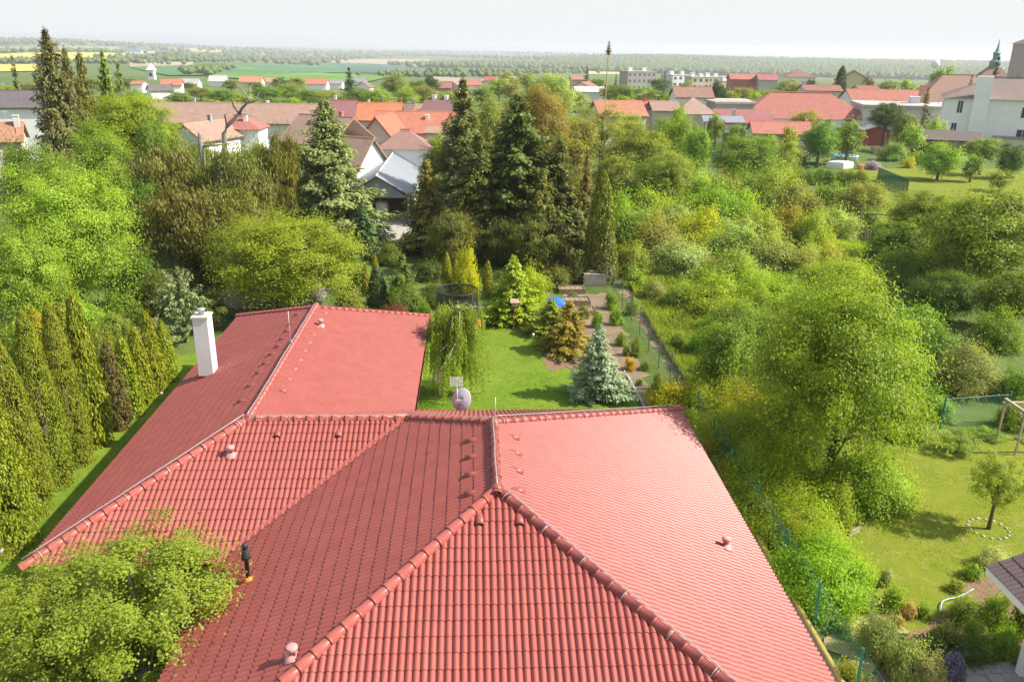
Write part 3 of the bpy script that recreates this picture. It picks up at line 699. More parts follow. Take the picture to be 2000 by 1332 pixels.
wsheet('lawn', [(-2.6, 26), (7.3, 26), g_(1257, 805), g_(1225, 770), g_(1150, 725), g_(1068, 715), g_(1056, 680), g_(1040, 650), g_(1000, 628), g_(900, 618), g_(838, 620), (-2.6, 44)], M['lawn'], 'bright mown lawn behind the red-roofed house', .03, 'lawn')
wsheet('side_lawn', [(-14.3, 14), (-10.2, 14), (-10.2, 40), (-15.6, 40)], M['lawn'], 'strip of lawn beside the thuja row', .03, 'lawn')
wsheet('garden_soil', [g_(1262, 805), g_(1290, 805), g_(1186, 575), g_(1100, 575), g_(1105, 625), g_(1150, 690), g_(1235, 770)], M['soil'], 'bare brown soil of the kitchen garden', .022, 'soil')
wsheet('mulch_bed', [g_(1048, 650), g_(1066, 720), g_(1150, 722), g_(1150, 640), g_(1090, 600), g_(980, 612), g_(1005, 640)], M['mulch'], 'brown mulch bed under the golden conifers', .04, 'soil')
wsheet('dirt_path', [(9.8, 30), (10.5, 30), (10.7, 42), (10.3, 52), (9.7, 52), (9.8, 42)], M['soil'], 'narrow dirt path along the wire fence', .026, 'path')
wsheet('meadow', [(9.36, 26), (60, 26), (60, 95), (9.36, 95)], M['weeds'], 'overgrown rough meadow right of the fence', .016, 'meadow')
wsheet('orchard_lawn', [(12, 12), (40, 12), (40, 30), (12, 30)], M['lawn2'], 'sunny yellowish lawn under the fruit trees', .034, 'lawn')
wsheet('far_lawn', [g_(1700, 440), g_(1640, 330), g_(2100, 330), g_(2100, 430)], M['lawn2'], 'far sunny garden lawn below the white school', .034, 'lawn')
wsheet('straw_bed', [g_(1605, 1245), g_(1660, 1195), g_(1720, 1170), g_(1765, 1200), g_(1740, 1260), g_(1690, 1300), g_(1650, 1310)], M['straw'], 'dry straw coloured ground by the green fence', .045, 'soil')
wsheet('herb_bed', [g_(1700, 1332), g_(1790, 1230), g_(1900, 1130), g_(2060, 1130), g_(2060, 1420), g_(1700, 1420)], M['mulch'], 'dark planting bed in the corner garden', .048, 'soil')
wsheet('yard_path', [g_(700, 470), g_(850, 470), g_(850, 400), g_(760, 400)], M['concrete'], 'pale paved yard before the grey barn', .03, 'yard')

# ------------------------------------------------------------------ buildings of the town
def slab(mb, quad, th=.12):
    q = [np.array(p, float) for p in quad]; n = np.cross(q[1]-q[0], q[-1]-q[0]); n = n/np.linalg.norm(n)
    if n[2] < 0: n = -n
    m = len(q); vs = [p+n*th for p in q]+q; fs = [tuple(range(m)), tuple(range(2*m-1, m-1, -1))]+[(i, m+i, m+(i+1) % m, (i+1) % m) for i in range(m)]
    mb.add(vs, fs)
def uv_roof(o):
    me = o.data; uv = me.uv_layers.new(name='UVMap'); 
    for p in me.polygons:
        n = p.normal; a = Vector((n.y, -n.x, 0)); a = a.normalized() if a.length > 1e-3 else Vector((1, 0, 0)); b = n.cross(a)
        for li in p.loop_indices: v = me.vertices[me.loops[li].vertex_index].co; uv.data[li].uv = (v.dot(a)*.11, v.dot(b)*.11)
def building(name, label, pos, W_, L_, yaw, ze, zt, kind='gable', wall=(.7, .68, .62), roofc=(.4, .15, .08), ov=.35, wins=(), chims=(), cat='house', group=None, th=.14, parts=(), z0=None, doors=()):
    """W_ along local x (ridge direction for gable and hip), L_ along local y; front is local -y"""
    x, y = float(pos[0]), float(pos[1]); bz = float(terr(x, y)) if z0 is None else z0
    root = empty(name, (x, y, bz), math.radians(yaw)); tag(root, label, cat, group)
    ze -= bz; zt -= bz; hw, hl = W_/2, L_/2; mb = MB(); foot = -.6
    if kind == 'gable':
        mb.add([(-hw, -hl, foot), (hw, -hl, foot), (hw, hl, foot), (-hw, hl, foot), (-hw, -hl, ze), (hw, -hl, ze), (hw, hl, ze), (-hw, hl, ze), (-hw, 0, zt), (hw, 0, zt)],
               [(0, 1, 5, 4), (2, 3, 7, 6), (1, 2, 6, 9, 5), (3, 0, 4, 8, 7), (3, 2, 1, 0), (4, 5, 9, 8), (6, 7, 8, 9)])
    elif kind == 'shed':
        mb.add([(-hw, -hl, foot), (hw, -hl, foot), (hw, hl, foot), (-hw, hl, foot), (-hw, -hl, ze), (hw, -hl, ze), (hw, hl, zt), (-hw, hl, zt)],
               [(0, 1, 5, 4), (2, 3, 7, 6), (1, 2, 6, 5), (3, 0, 4, 7), (3, 2, 1, 0), (4, 5, 6, 7)])
    else: mb.box(-hw, hw, -hl, hl, foot, ze)
    mb.obj('wall', M['wallc'], root, color=wall)
    r = MB(); e = .03
    if kind == 'gable':
        k = (zt-ze)/hl; zo = ze-k*ov
        slab(r, [(-hw-ov, -hl-ov, zo+e), (hw+ov, -hl-ov, zo+e), (hw+ov, 0, zt+e), (-hw-ov, 0, zt+e)], th); slab(r, [(hw+ov, hl+ov, zo+e), (-hw-ov, hl+ov, zo+e), (-hw-ov, .001, zt+e), (hw+ov, .001, zt+e)], th)
    elif kind in ('hip', 'pyramid'):
        rl = 0 if kind == 'pyramid' else max(0, hw-hl*.95); k = (zt-ze)/hl; zo = ze-k*ov*.5
        a = [(-hw-ov, -hl-ov, zo), (hw+ov, -hl-ov, zo), (hw+ov, hl+ov, zo), (-hw-ov, hl+ov, zo)]; t0, t1 = (-rl, 0, zt), (rl, 0, zt)
        if rl: r.add(a+[t0, t1], [(0, 1, 5, 4), (2, 3, 4, 5), (1, 2, 5), (3, 0, 4), (3, 2, 1, 0)])
        else: r.add(a+[t0], [(0, 1, 4), (1, 2, 4), (2, 3, 4), (3, 0, 4), (3, 2, 1, 0)])
    elif kind == 'flat': r.box(-hw-ov, hw+ov, -hl-ov, hl+ov, ze+.002, zt)
    elif kind == 'shed':
        k = (zt-ze)/L_; slab(r, [(-hw-ov, -hl-ov, ze-k*ov+e), (hw+ov, -hl-ov, ze-k*ov+e), (hw+ov, hl+ov, zt+k*ov+e), (-hw-ov, hl+ov, zt+k*ov+e)], th)
    ro = r.obj('roof', M['roofc'], root, color=roofc); uv_roof(ro)
    if kind == 'gable' or (kind == 'hip' and W_*60 > 0):
        rl = hw+ov if kind == 'gable' else max(.05, hw-hl*.95); MB().tube([(-rl, 0, zt+th+.02), (rl, 0, zt+th+.02)], .11, 6).obj('ridge', M['flatc'], ro, color=tuple(c*1.05 for c in roofc))
    for (cx, cyy, h, s, cc) in chims:
        c = MB().box(cx-s, cx+s, cyy-s, cyy+s, ze*.8, zt+h); c.box(cx-s*1.2, cx+s*1.2, cyy-s*1.2, cyy+s*1.2, zt+h+.002, zt+h+.1); c.obj('chimney', M['flatc'], ro, color=cc)
    for w in wins:
        side, u, ww, a, b = w[:5]; f = MB(); g = MB(); t = .06
        def bx(m, u0, u1, za, zb, d0, d1):
            if side == 'f': m.box(u0, u1, -hl-d1, -hl-d0, za, zb)
            elif side == 'b': m.box(u0, u1, hl+d0, hl+d1, za, zb)
            elif side == 'r': m.box(hw+d0, hw+d1, u0, u1, za, zb)
            else: m.box(-hw-d1, -hw-d0, u0, u1, za, zb)
        bx(f, u-ww/2, u+ww/2, a, a+t, .002, .07); bx(f, u-ww/2, u+ww/2, b-t, b, .002, .07); bx(f, u-ww/2, u-ww/2+t, a+t, b-t, .002, .07); bx(f, u+ww/2-t, u+ww/2, a+t, b-t, .002, .07); bx(f, u-t/2, u+t/2, a+t, b-t, .002, .068)
        bx(g, u-ww/2+t, u+ww/2-t, a+t, b-t, .004, .03)
        fo = f.obj('window', M['frame'] if len(w) < 6 else M[w[5]], root); g.obj('pane', M['glass'], fo)
    for d in doors:
        side, u, ww, a, b, c = d; f = MB()
        if side == 'f': f.box(u-ww/2, u+ww/2, -hl-.05, -hl-.002, a, b)
        else: f.box(hw+.002, hw+.05, u-ww/2, u+ww/2, a, b)
        f.obj('door', M['flatc'], root, color=c)
    return root
def zat(px, py, d): return float(at(px, py, d)[2])
WHT = (.95, .95, .94); CREAM = (.66, .6, .48); BRN = (.33, .2, .14); ORG = (.56, .17, .075); RED = (.42, .13, .1); TAN = (.42, .28, .21); DRED = (.3, .1, .1); GRYB = (.17, .13, .12)
# --- street of houses behind the trees, left of centre
building('farmhouse', 'white house with dark grey roof behind the tall spruce', at(20, 230, 112), 13, 9, 8, zat(20, 211, 108), zat(20, 180, 112), 'gable', WHT, (.1, .1, .12), wins=[('f', 2.5, .9, 2.6, 3.9), ('f', -2, .9, 2.6, 3.9)], doors=[])
building('cottage', 'small orange-roofed house at the left edge with pale chimney', at(-5, 262, 96), 5, 5, 20, zat(0, 274, 95), zat(0, 243, 96), 'gable', CREAM, (.5, .22, .12), chims=[(2.2, -.5, .9, .28, (.7, .66, .6))])
building('row_house', 'long low house with faded brown roof and white wall', at(480, 240, 118), 25, 8, 1, zat(480, 241, 114), zat(480, 205, 118), 'gable', WHT, (.42, .26, .19), wins=[('f', -3, 1.1, 1.2, 2.4), ('f', 5, 1.1, 1.2, 2.4), ('f', 9, 1.1, 1.2, 2.4)], chims=[(-7, .8, .7, .2, (.5, .42, .36)), (3, 1, .4, .18, WHT)], doors=[('f', 7, 1.6, 0, 2.1, (.18, .09, .06))])
building('farm_shed', 'brown gabled outbuilding with white verges near the stump', at(402, 262, 95), 6.5, 4.2, 68, zat(405, 268, 95), zat(405, 240, 96), 'gable', WHT, (.45, .27, .2), chims=[(1, 0, .8, .2, (.35, .35, .38))])
building('cottage', 'small pinkish red hipped roof house below the dead tree', at(468, 250, 100), 5.4, 4.5, 0, zat(468, 251, 98), zat(468, 228, 100), 'hip', WHT, (.5, .14, .11), chims=[(1, -.8, .2, .22, WHT)])
building('gabled_house', 'brown-roofed house with white gable and verges behind the blue-green spruce', at(640, 275, 92), 7.0, 7.2, -32, zat(630, 280, 89), zat(640, 230, 92), 'gable', WHT, (.42, .27, .2), chims=[(1.8, .4, .6, .2, (.45, .2, .14))])
g2 = bpy.data.objects['gabled_house']
building('lean_to', 'low outbuilding with pinkish brown roof beside the grey barn', at(700, 318, 84), 3.6, 5.0, -32, zat(700, 330, 82), zat(700, 272, 84), 'gable', WHT, (.45, .29, .22))
MB().lathe([(.02, 0), (.3, .05), (.42, .12)], 16).obj('dish', M['black'], g2, True).location = (3.55, -.3, 2.9)
bpy.data.objects[g2.children[-1].name].rotation_euler = (0, PI/2, 0)
building('row_house', 'house with dull dark red metal roof and white verge', at(664, 228, 113), 4.2, 7.5, 0, zat(664, 238, 109), zat(664, 199, 113), 'gable', WHT, (.3, .1, .11), chims=[(-.6, .8, .6, .15, WHT)])
building('row_house', 'cream house with orange roof beside the dark red roof', at(735, 232, 114), 6.5, 7, 0, zat(735, 236, 110), zat(735, 204, 114), 'gable', CREAM, (.62, .19, .07), wins=[('f', -2, .8, 1, 2.2)], chims=[(-1, .8, .4, .12, WHT)])
building('villa', 'cream house with big salmon orange gabled roof and white chimney', at(815, 260, 104), 9.6, 6.4, -3, zat(815, 259, 101), zat(815, 221, 104), 'gable', CREAM, (.6, .19, .1), wins=[('f', 3.4, .8, 1, 2.1)], chims=[(1.4, -1.2, -.2, .22, WHT)])
building('villa_wing', 'orange ribbed gable wing projecting before the salmon roof', at(752, 268, 98), 7.0, 5.2, 80, zat(752, 284, 96), zat(752, 226, 99), 'gable', CREAM, (.54, .15, .07))
building('outbuilding', 'low outbuilding with faded maroon hipped roof behind the barn', at(792, 285, 91), 5.4, 4.6, 0, zat(792, 289, 89), zat(792, 256, 91), 'hip', WHT, (.36, .19, .16))
building('annex', 'small white annex with tan lean-to roof', at(862, 275, 96), 3.0, 3.4, -3, zat(862, 263, 94), zat(862, 252, 97), 'shed', WHT, (.46, .27, .18))
building('row_house', 'brown-roofed house with brick chimney at the street corner', at(775, 214, 128), 4.6, 7, 0, zat(775, 220, 125), zat(775, 205, 128), 'gable', CREAM, (.2, .12, .1), chims=[(.6, -1.4, .9, .3, (.4, .18, .12))])
building('row_house', 'low house with tan roof between two brown roofs', at(820, 214, 130), 4.2, 7, 0, zat(820, 221, 127), zat(820, 206, 130), 'gable', CREAM, (.4, .26, .19))
building('corner_house', 'maroon-roofed house with ochre gable wall and two white chimneys', at(864, 210, 126), 4.4, 6, -12, zat(864, 219, 123), zat(864, 196, 126), 'gable', (.62, .42, .16), (.22, .1, .1), chims=[(-1.2, 0, .6, .25, WHT), (.6, 0, .6, .25, WHT)], wins=[('r', 0, .7, 1.8, 2.8)])
def aerial(root, x, y, z0, h):
    mb = MB().tube([(x, y, z0), (x, y, z0+h)], .03, 5)
    for k in range(5): mb.tube([(x-.5+.08*k, y-.3+k*.14, z0+h-.1-.1*(k % 2)), (x+.5-.08*k, y-.3+k*.14, z0+h-.1-.1*(k % 2))], .014, 4)
    mb.tube([(x, y-.35, z0+h-.12), (x, y+.4, z0+h-.12)], .016, 4); mb.obj('aerial', M['wire'], root)
# --- barn with pale metal roof
barn = empty('barn', (0, 0, 0)); tag(barn, 'long open barn with pale grey metal roof', 'barn')
b0 = at(738, 392, 73); bdir = np.array([.0, 1, 0]); bx_, by_ = float(b0[0]), float(b0[1]); zeb = 2.3; zrb = 4.1; hwb = 2.8; Lb = 37
barn.location = (bx_, by_, 0)
r = MB(); slab(r, [(-hwb-.3, -.6, zeb), (0, -.6, zrb), (0, Lb, zrb), (-hwb-.3, Lb, zeb)], .06); slab(r, [(hwb+.3, -.6, zeb), (hwb+.3, Lb, zeb), (0.001, Lb, zrb), (0.001, -.6, zrb)], .06)
M['barnroof'] = mat_plain('pale_sheet_metal', (.23, .25, .275), .45, .06, .4, metal=.0, spec=.5)
ro = r.obj('roof', M['barnroof'], barn)
MB().tube([(0, -.62, zrb+.07), (0, Lb, zrb+.07)], .07, 6).obj('ridge', M['frame'], ro)
for k in range(19): MB().tube([(-hwb-.28, k*2.0, zeb+.075), (-.02, k*2.0, zrb+.065)], .014, 4).obj('seam', M['barnroof'], ro)
for k in range(19): MB().tube([(hwb+.28, k*2.0, zeb+.075), (.02, k*2.0, zrb+.065)], .014, 4).obj('seam', M['barnroof'], ro)
MB().add([(-hwb, -.3, zeb-.1), (hwb, -.3, zeb-.1), (0, -.3, zrb-.06)], [(0, 1, 2)]).obj('gable_panel', M['barnroof'], barn)
for k in range(2): MB().box(-hwb+.02, -hwb+.2, .1+k*9, .3+k*9, 0, zeb).obj('post', M['metal'], barn)
MB().box(hwb-.18, hwb, .0, Lb-.3, 0, zeb-.02).obj('wall', M['white'], barn); MB().box(-hwb+.04, hwb-.2, 5, 5.2, 0, zeb).obj('back_wall', M['wood'], barn); MB().box(-hwb, -hwb+.03, 5, Lb-.3, 0, zeb-.02).obj('side_wall', M['wood'], barn)
for k in range(3): MB().box(hwb+.01, hwb+.05, .8+k*3.5, 2.2+k*3.5, .7, 1.8).obj('window', M['flatc'], barn, color=(.2, .45, .45))
tank = empty('water_tank', (bx_+.2, by_+1.4, 0)); tag(tank, 'white plastic water tank standing in the open barn', 'tank')
MB().lathe([(.55, .5), (.58, .6), (.58, 1.4), (.5, 1.55), (.2, 1.62), (.18, 1.7), (.02, 1.7)], 16).obj('vessel', M['frame'], tank, True); MB().box(-.6, .6, -.6, .6, 0, .48).obj('pallet', M['woodpale'], tank)
# --- right of centre
building('cottage', 'small house with tan front roof and grey right slope', at(1352, 214, 150), 6.8, 8, -4, zat(1352, 222, 146), zat(1352, 190, 150), 'hip', CREAM, (.5, .32, .25))
building('cottage', 'brown-roofed house rising behind the tan-roofed cottage', at(1350, 188, 172), 7.2, 7, -4, zat(1350, 191, 168), zat(1350, 172, 172), 'gable', WHT, (.35, .17, .12), chims=[(2, 1, .6, .35, WHT)], wins=[('r', 0, 1, 3.2, 4.4)])
building('cottage', 'small red-roofed house with brick chimney left of the tan roof', at(1258, 208, 150), 5.5, 6, 0, zat(1258, 214, 147), zat(1258, 199, 150), 'gable', CREAM, (.42, .12, .11), chims=[(0, 0, 1.2, .3, (.45, .14, .1))])
building('cottage', 'low house with faded brown roof beside the red-roofed one', at(1295, 210, 148), 4.4, 6, 0, zat(1295, 217, 145), zat(1295, 200, 148), 'gable', CREAM, (.42, .25, .2))
building('shed', 'long grey flat shed beside the big red hall', at(1425, 212, 158), 7, 7, 0, zat(1425, 203, 155), zat(1425, 199, 155), 'flat', (.4, .38, .36), (.55, .5, .47), cat='shed')
building('shed', 'white flat-topped shed left of the big red hall', at(1428, 205, 168), 6, 4, 0, zat(1428, 199, 165), zat(1428, 196, 165), 'flat', WHT, (.75, .74, .72), cat='shed')
building('hall', 'big hall with red hipped roof', at(1558, 226, 176), 26, 15, -6, zat(1558, 232, 168), zat(1558, 182, 176), 'hip', WHT, (.5, .14, .1), wins=[('f', 4, 1.2, 1, 2.4), ('f', 8, 1.2, 1, 2.4)], chims=[(-9, -4, -3.2, .4, (.6, .55, .5))])
building('hall', 'orange-red gabled wing with white fire wall right of the hall', at(1722, 200, 192), 16, 13, -6, zat(1722, 206, 185), zat(1722, 177, 192), 'gable', WHT, (.5, .15, .09))
building('terrace_house', 'house with dull red flat-pitched roof and white right wall', at(1450, 236, 140), 8.5, 6, -8, zat(1450, 242, 137), zat(1450, 219, 141), 'shed', WHT, (.38, .11, .12), chims=[(-1.6, -.5, .4, .3, (.66, .6, .52))], doors=[('f', -2.5, 1.5, 0, 2.1, (.1, .06, .05)), ('f', -.5, 1.3, 0, 2.1, (.12, .07, .06))])
cn = empty('terrace_canopy', at(1412, 240, 133)*np.array([1, 1, 0]), math.radians(-8)); tag(cn, 'pale corrugated canopy over the terrace of the dull red roof', 'canopy')
o = MB(); slab(o, [(-3.2, -1.6, zat(1412, 239, 132)), (3.2, -1.6, zat(1412, 239, 132)), (3.2, 1.6, zat(1412, 228, 134)), (-3.2, 1.6, zat(1412, 228, 134))], .06); o.obj('roof', M['barnroof'], cn)
for s in (-3, 0, 3): MB().box(s-.07, s+.07, -1.5, -1.36, 0, zat(1412, 239, 132)).obj('post', M['wood'], cn)
building('cottage', 'low house with bright salmon roof and pale wall below the hall', at(1522, 252, 127), 8.2, 5.5, -8, zat(1522, 262, 124), zat(1522, 239, 128), 'gable', (.6, .6, .6), (.58, .18, .12), wins=[('f', 2.6, 1, .6, 1.8)], chims=[(4.1, 1, .4, .2, (.7, .6, .5))])
building('shed', 'small brick red shed with grey gable roof', at(1706, 272, 143), 3.6, 4, 80, zat(1706, 256, 141), zat(1706, 246, 143), 'gable', (.42, .1, .07), (.3, .3, .31), cat='shed', doors=[('r', -.9, .9, .4, 2.2, (.75, .72, .66))])
building('depot', 'long low white depot with flat white roof', at(1765, 225, 172), 18, 14, -14, zat(1765, 212, 165), zat(1765, 207, 165), 'flat', (.68, .64, .6), (.72, .7, .66), wins=[('l', -4, 1, 1.6, 2.4), ('l', -1, 1, 1.6, 2.4), ('l', 2, 1, 1.6, 2.4)], chims=[(2, 2, 1.2, .9, (.7, .7, .7)), (4, 4, 3.4, .7, (.48, .26, .17))])
building('great_barn', 'huge brown-roofed barn below the church spire', at(1862, 205, 200), 22, 16, -10, zat(1862, 208, 192), zat(1862, 147, 200), 'hip', CREAM, (.36, .2, .14))
ch_ = building('church', 'brown steep-roofed church with green copper spire', at(1930, 190, 205), 15, 13, -20, zat(1930, 192, 198), zat(1930, 121, 205), 'pyramid', CREAM, (.33, .19, .15), cat='church')
tw = zat(1934, 121, 205); h = 1
sp = MB().lathe([(1.3, -1.2), (1.2, .3), (1.35, .4), (.7, .9), (.75, 2.1), (.95, 2.3), (.5, 2.7), (.28, 3.3), (.12, 4.6), (.02, 5.6)], 8).obj('spire', mat_plain('copper_green', (.14, .27, .24), .6, .2, 2), ch_); sp.location = (0, 0, tw-ch_.location.z-.4)
building('tower', 'grey stone tower cut by the right edge', at(2006, 150, 185), 5.5, 5.5, 0, zat(2000, 85, 182), zat(2000, 68, 185), 'pyramid', (.42, .38, .35), (.3, .25, .22), cat='tower')
# white school
S0 = at(1948, 262, 150); zs = zat(1880, 191, 146); zt_ = zat(1925, 152, 152)
sch = building('school', 'tall white two-storey school with brown hipped roof', S0, 19, 15, -28, zs, zt_, 'hip', WHT, (.24, .17, .16), ov=.6,
    wins=[('l', -3.5, .9, 5.2, 7.3), ('l', -4.6, .9, 1.4, 3.6), ('f', 3, 1.6, 4.8, 6.6), ('f', 7, 1.6, 4.8, 6.6), ('f', 3, 1.8, 1.2, 3), ('f', 7, 1.8, 1.2, 3), ('f', -7, .9, 5.2, 7.3), ('f', -7.4, .9, 1.4, 3.6)])
MB().box(-5.2, -2.8, -8.3, -6.6, -.5, zs+3.6).obj('chimney_stack', M['wallc'], sch, color=WHT)
MB().box(-1, 9, -9.6, -7.52, -.5, 1.6).obj('porch', M['wallc'], sch, color=(.7, .67, .58)); MB().box(-1.3, 9.2, -9.9, -7.53, 1.61, 1.8).obj('porch_roof', M['flatc'], sch, color=(.35, .25, .2))
# open timber shed
os_ = empty('open_shed', at(1835, 280, 133)*np.array([1, 1, 0]), math.radians(-20)); tag(os_, 'dark open timber shed with sagging lean-to roof', 'shed')
o = MB(); slab(o, [(-6, -2.4, 2.0), (6, -2.4, 2.0), (6, 2.4, 3.1), (-6, 2.4, 3.1)], .15); ro = o.obj('roof', M['roofc'], os_, color=(.1, .08, .075)); uv_roof(ro)
for k in range(7): MB().box(-5.9+k*1.95, -5.75+k*1.95, -2.3, -2.15, 0, 2.0).obj('post', M['wood'], os_)
for k in range(6): MB().box(-5.9, 5.9, -2.2+k*.02, -2.19+k*.02, 1.3+k*.1, 1.36+k*.1).obj('lattice_rail', M['woodpale'], os_)
MB().box(-5.9, 5.9, 2.2, 2.3, 0, 3.0).obj('back_wall', M['black'], os_)
lp = empty('log_pile', at(1735, 283, 131)*np.array([1, 1, 0])); tag(lp, 'low pile of sawn wood beside the open shed', 'wood pile')
for k in range(14): MB().tube([(-2.2+k % 7*.66, -.9, .25+k//7*.5), (-2.2+k % 7*.66+.1, 1, .25+k//7*.5)], .26, 7).obj('log', M['woodpale'], lp)
for o_ in list(COL.objects):
    if o_.get('category') == 'house' and o_.parent is None and o_.name.split('.')[0] in ('row_house', 'villa', 'cottage', 'corner_house', 'gabled_house', 'farmhouse'):
        rf = [c for c in o_.children if c.name.startswith('roof')][0]; zm = max(v.co.z for v in rf.data.vertices); aerial(rf, random.uniform(-1.2, 1.2), 0, zm-.1, random.uniform(1.0, 1.7))
# flats and other far houses
def flats(label, px, y0, y1, d, W_, L_, yaw, wc, nx, ny, side=False):
    p = hit(px, 172); p = at(px, 160, d); zb = float(terr(p[0], p[1])); zt = zat(px, y0, d); H = zt-zb; wins = []
    for i in range(nx):
        for j in range(ny):
            z = H-(j+1)*2.9+.6
            if z > .5: wins.append(('f', -W_/2+(i+.5)*W_/nx, W_/nx*.5, z, z+1.5))
    building('apartment_block', label, p, W_, L_, yaw, zt-.4, zt, 'flat', wc, (.5, .48, .45), .1, wins, [(-W_*.3, 0, 1.6, .9, WHT), (W_*.2, 0, 1.4, .8, WHT)], cat='apartment block')
flats('grey block of flats with pinkish end wall, left of the others', 1245, 139, 0, 420, 15, 10, 14, (.38, .36, .34), 6, 3)
flats('block of flats with white left wall in the middle', 1322, 146, 0, 430, 13, 10, 24, (.66, .66, .66), 4, 3)
flats('pale yellow block of flats with long balconies', 1361, 150, 0, 415, 9, 9, 10, (.62, .54, .32), 3, 3)
flats('grey block of flats right of the yellow one', 1390, 150, 0, 425, 9, 9, 10, (.5, .46, .42), 3, 3)
flats('cream windowless block of flats nearest the hall', 1430, 158, 0, 400, 14, 9, 8, (.7, .58, .42), 0, 0)
def far_house(label, px, yr, ye, d, W_, L_=8, yaw=0, rc=RED, wc=WHT, kind='gable', **k):
    return building('house', label, at(px, ye, d), W_, L_, yaw, zat(px, ye, d-L_*.4), zat(px, yr, d), kind, wc, rc, **k)
far_house('long house with salmon red roof right of the flats', 1470, 146, 156, 330, 18, 9, -6, (.5, .15, .1), (.45, .16, .13))
far_house('long house with dark red roof and grey wall right of the flats', 1515, 147, 157, 325, 14, 9, -6, (.42, .12, .12), (.5, .48, .45))
far_house('villa with dark brown hipped roof behind the red hall', 1556, 138, 150, 270, 9, 9, -5, (.28, .13, .11), WHT, 'hip')
far_house('pale yellow gabled house with brown roof beside the cypress', 1665, 139, 158, 250, 8, 9, 70, (.22, .16, .15), (.75, .68, .38), wins=[('r', 0, 1.2, 4, 5.4)])
far_house('low maroon-roofed house in front of the yellow gable', 1690, 169, 178, 225, 5, 6, 0, (.32, .12, .1))
far_house('brown-roofed house just above the red hall', 1600, 168, 178, 215, 9, 7, -5, (.34, .13, .1), CREAM, chims=[(-4, 0, 1, .4, (.6, .55, .5))])
far_house('white house with orange roof and timber gable on the left', 337, 156, 167, 300, 6.5, 7, 12, (.6, .18, .08), WHT, wins=[('f', 0, 1.2, 2.2, 3.4)])
far_house('small orange roof left of the white gabled house', 272, 160, 165, 300, 4, 6, 0, (.58, .18, .1))
far_house('dark slate roofed house below the orange roof on the left', 312, 167, 178, 250, 6, 7, 30, (.12, .12, .14))
far_house('white flat house in the trees on the left', 427, 149, 159, 420, 8, 6, 0, (.66, .64, .62), WHT)
far_house('pale grey-roofed house beside the white gabled one', 372, 155, 164, 380, 8, 6, 0, (.5, .48, .46), WHT)
far_house('orange-roofed house behind the dead tree top', 492, 151, 161, 400, 10, 8, 0, (.62, .24, .12), CREAM)
far_house('pale orange-roofed house right of the dead tree top', 533, 154, 161, 410, 6, 7, 0, (.55, .28, .18), WHT)
far_house('long red-orange roofed house left of the dark spruce', 620, 155, 165, 380, 9, 8, 0, (.58, .17, .1), WHT)
far_house('white house with grey roof just left of the dark spruce', 655, 157, 164, 400, 7, 7, 0, (.3, .3, .33), WHT)
far_house('brown gabled house right of the dark spruce', 712, 161, 171, 340, 4, 6, 70, (.22, .14, .12), WHT)
far_house('white house with slate roof far right of the dark spruce', 703, 153, 161, 420, 6, 7, 0, (.25, .27, .33), WHT)
far_house('dark red-roofed house row in the middle of the valley edge', 862, 161, 172, 340, 8, 7, 0, (.36, .12, .12), (.5, .3, .22))
far_house('brown-roofed house right of the dark red row', 890, 160, 170, 345, 5, 7, 60, (.34, .22, .18), CREAM)
far_house('orange-roofed house in the middle of the valley edge', 922, 160, 167, 350, 7, 7, 0, (.6, .16, .07), WHT)
far_house('faded brown roof above the orange roof in the middle', 920, 152, 160, 380, 8, 7, 0, (.32, .2, .17), CREAM)
far_house('bright red-roofed house right of the middle', 957, 151, 158, 390, 5, 7, 0, (.48, .08, .07), CREAM)
far_house('pinkish house left of the maypole', 1128, 148, 156, 380, 6, 7, 0, (.42, .2, .15), (.6, .4, .32))
far_house('red-roofed house with white gable left of the maypole', 1143, 161, 170, 290, 7, 6, 60, (.4, .11, .09), WHT)
far_house('white flat hall left of the maypole base', 1150, 171, 180, 270, 9, 7, 0, (.75, .75, .74), (.7, .72, .74))
far_house('orange house top behind the bare branched tree', 1205, 200, 226, 128, 7, 6, 10, (.55, .2, .11), CREAM)
# silo tower at far left, water tower ball, village far off, blue hall
p = at(297, 150, 560); zt = zat(297, 131, 560); zb = float(terr(p[0], p[1])); t = empty('silo_tower', (p[0], p[1], zb)); tag(t, 'slim white tower among the trees on the left', 'tower')
MB().box(-2, 2, -2, 2, -1, zt-zb-2).obj('shaft', M['white'], t); MB().add([(-2.6, -2.6, zt-zb-2), (2.6, -2.6, zt-zb-2), (2.6, 2.6, zt-zb-2), (-2.6, 2.6, zt-zb-2), (0, 0, zt-zb+2.5)], [(0, 1, 4), (1, 2, 4), (2, 3, 4), (3, 0, 4), (3, 2, 1, 0)]).obj('cap', M['white'], t); MB().box(-1, 1, -2.06, -2.002, 2, 4).obj('opening', M['glass'], t)
p = at(1828, 124, 900); zb = float(terr(p[0], p[1])); zt = zat(1828, 118, 900); t = empty('water_tower', (p[0], p[1], zb)); tag(t, 'white ball shaped water tower on the wooded hill', 'water tower')
MB().tube([(0, 0, 0), (0, 0, zt-zb-3)], 1.2, 10).obj('column', M['white'], t); MB().lathe([(.3, -4.4), (2.4, -3.6), (4, -1.6), (4.3, 0), (3.9, 1.9), (2.5, 3.5), (.6, 4.3), (.5, 6.5)], 18, (0, 0, zt-zb-4)).obj('tank', M['white'], t, True)
rv = random.Random(5)
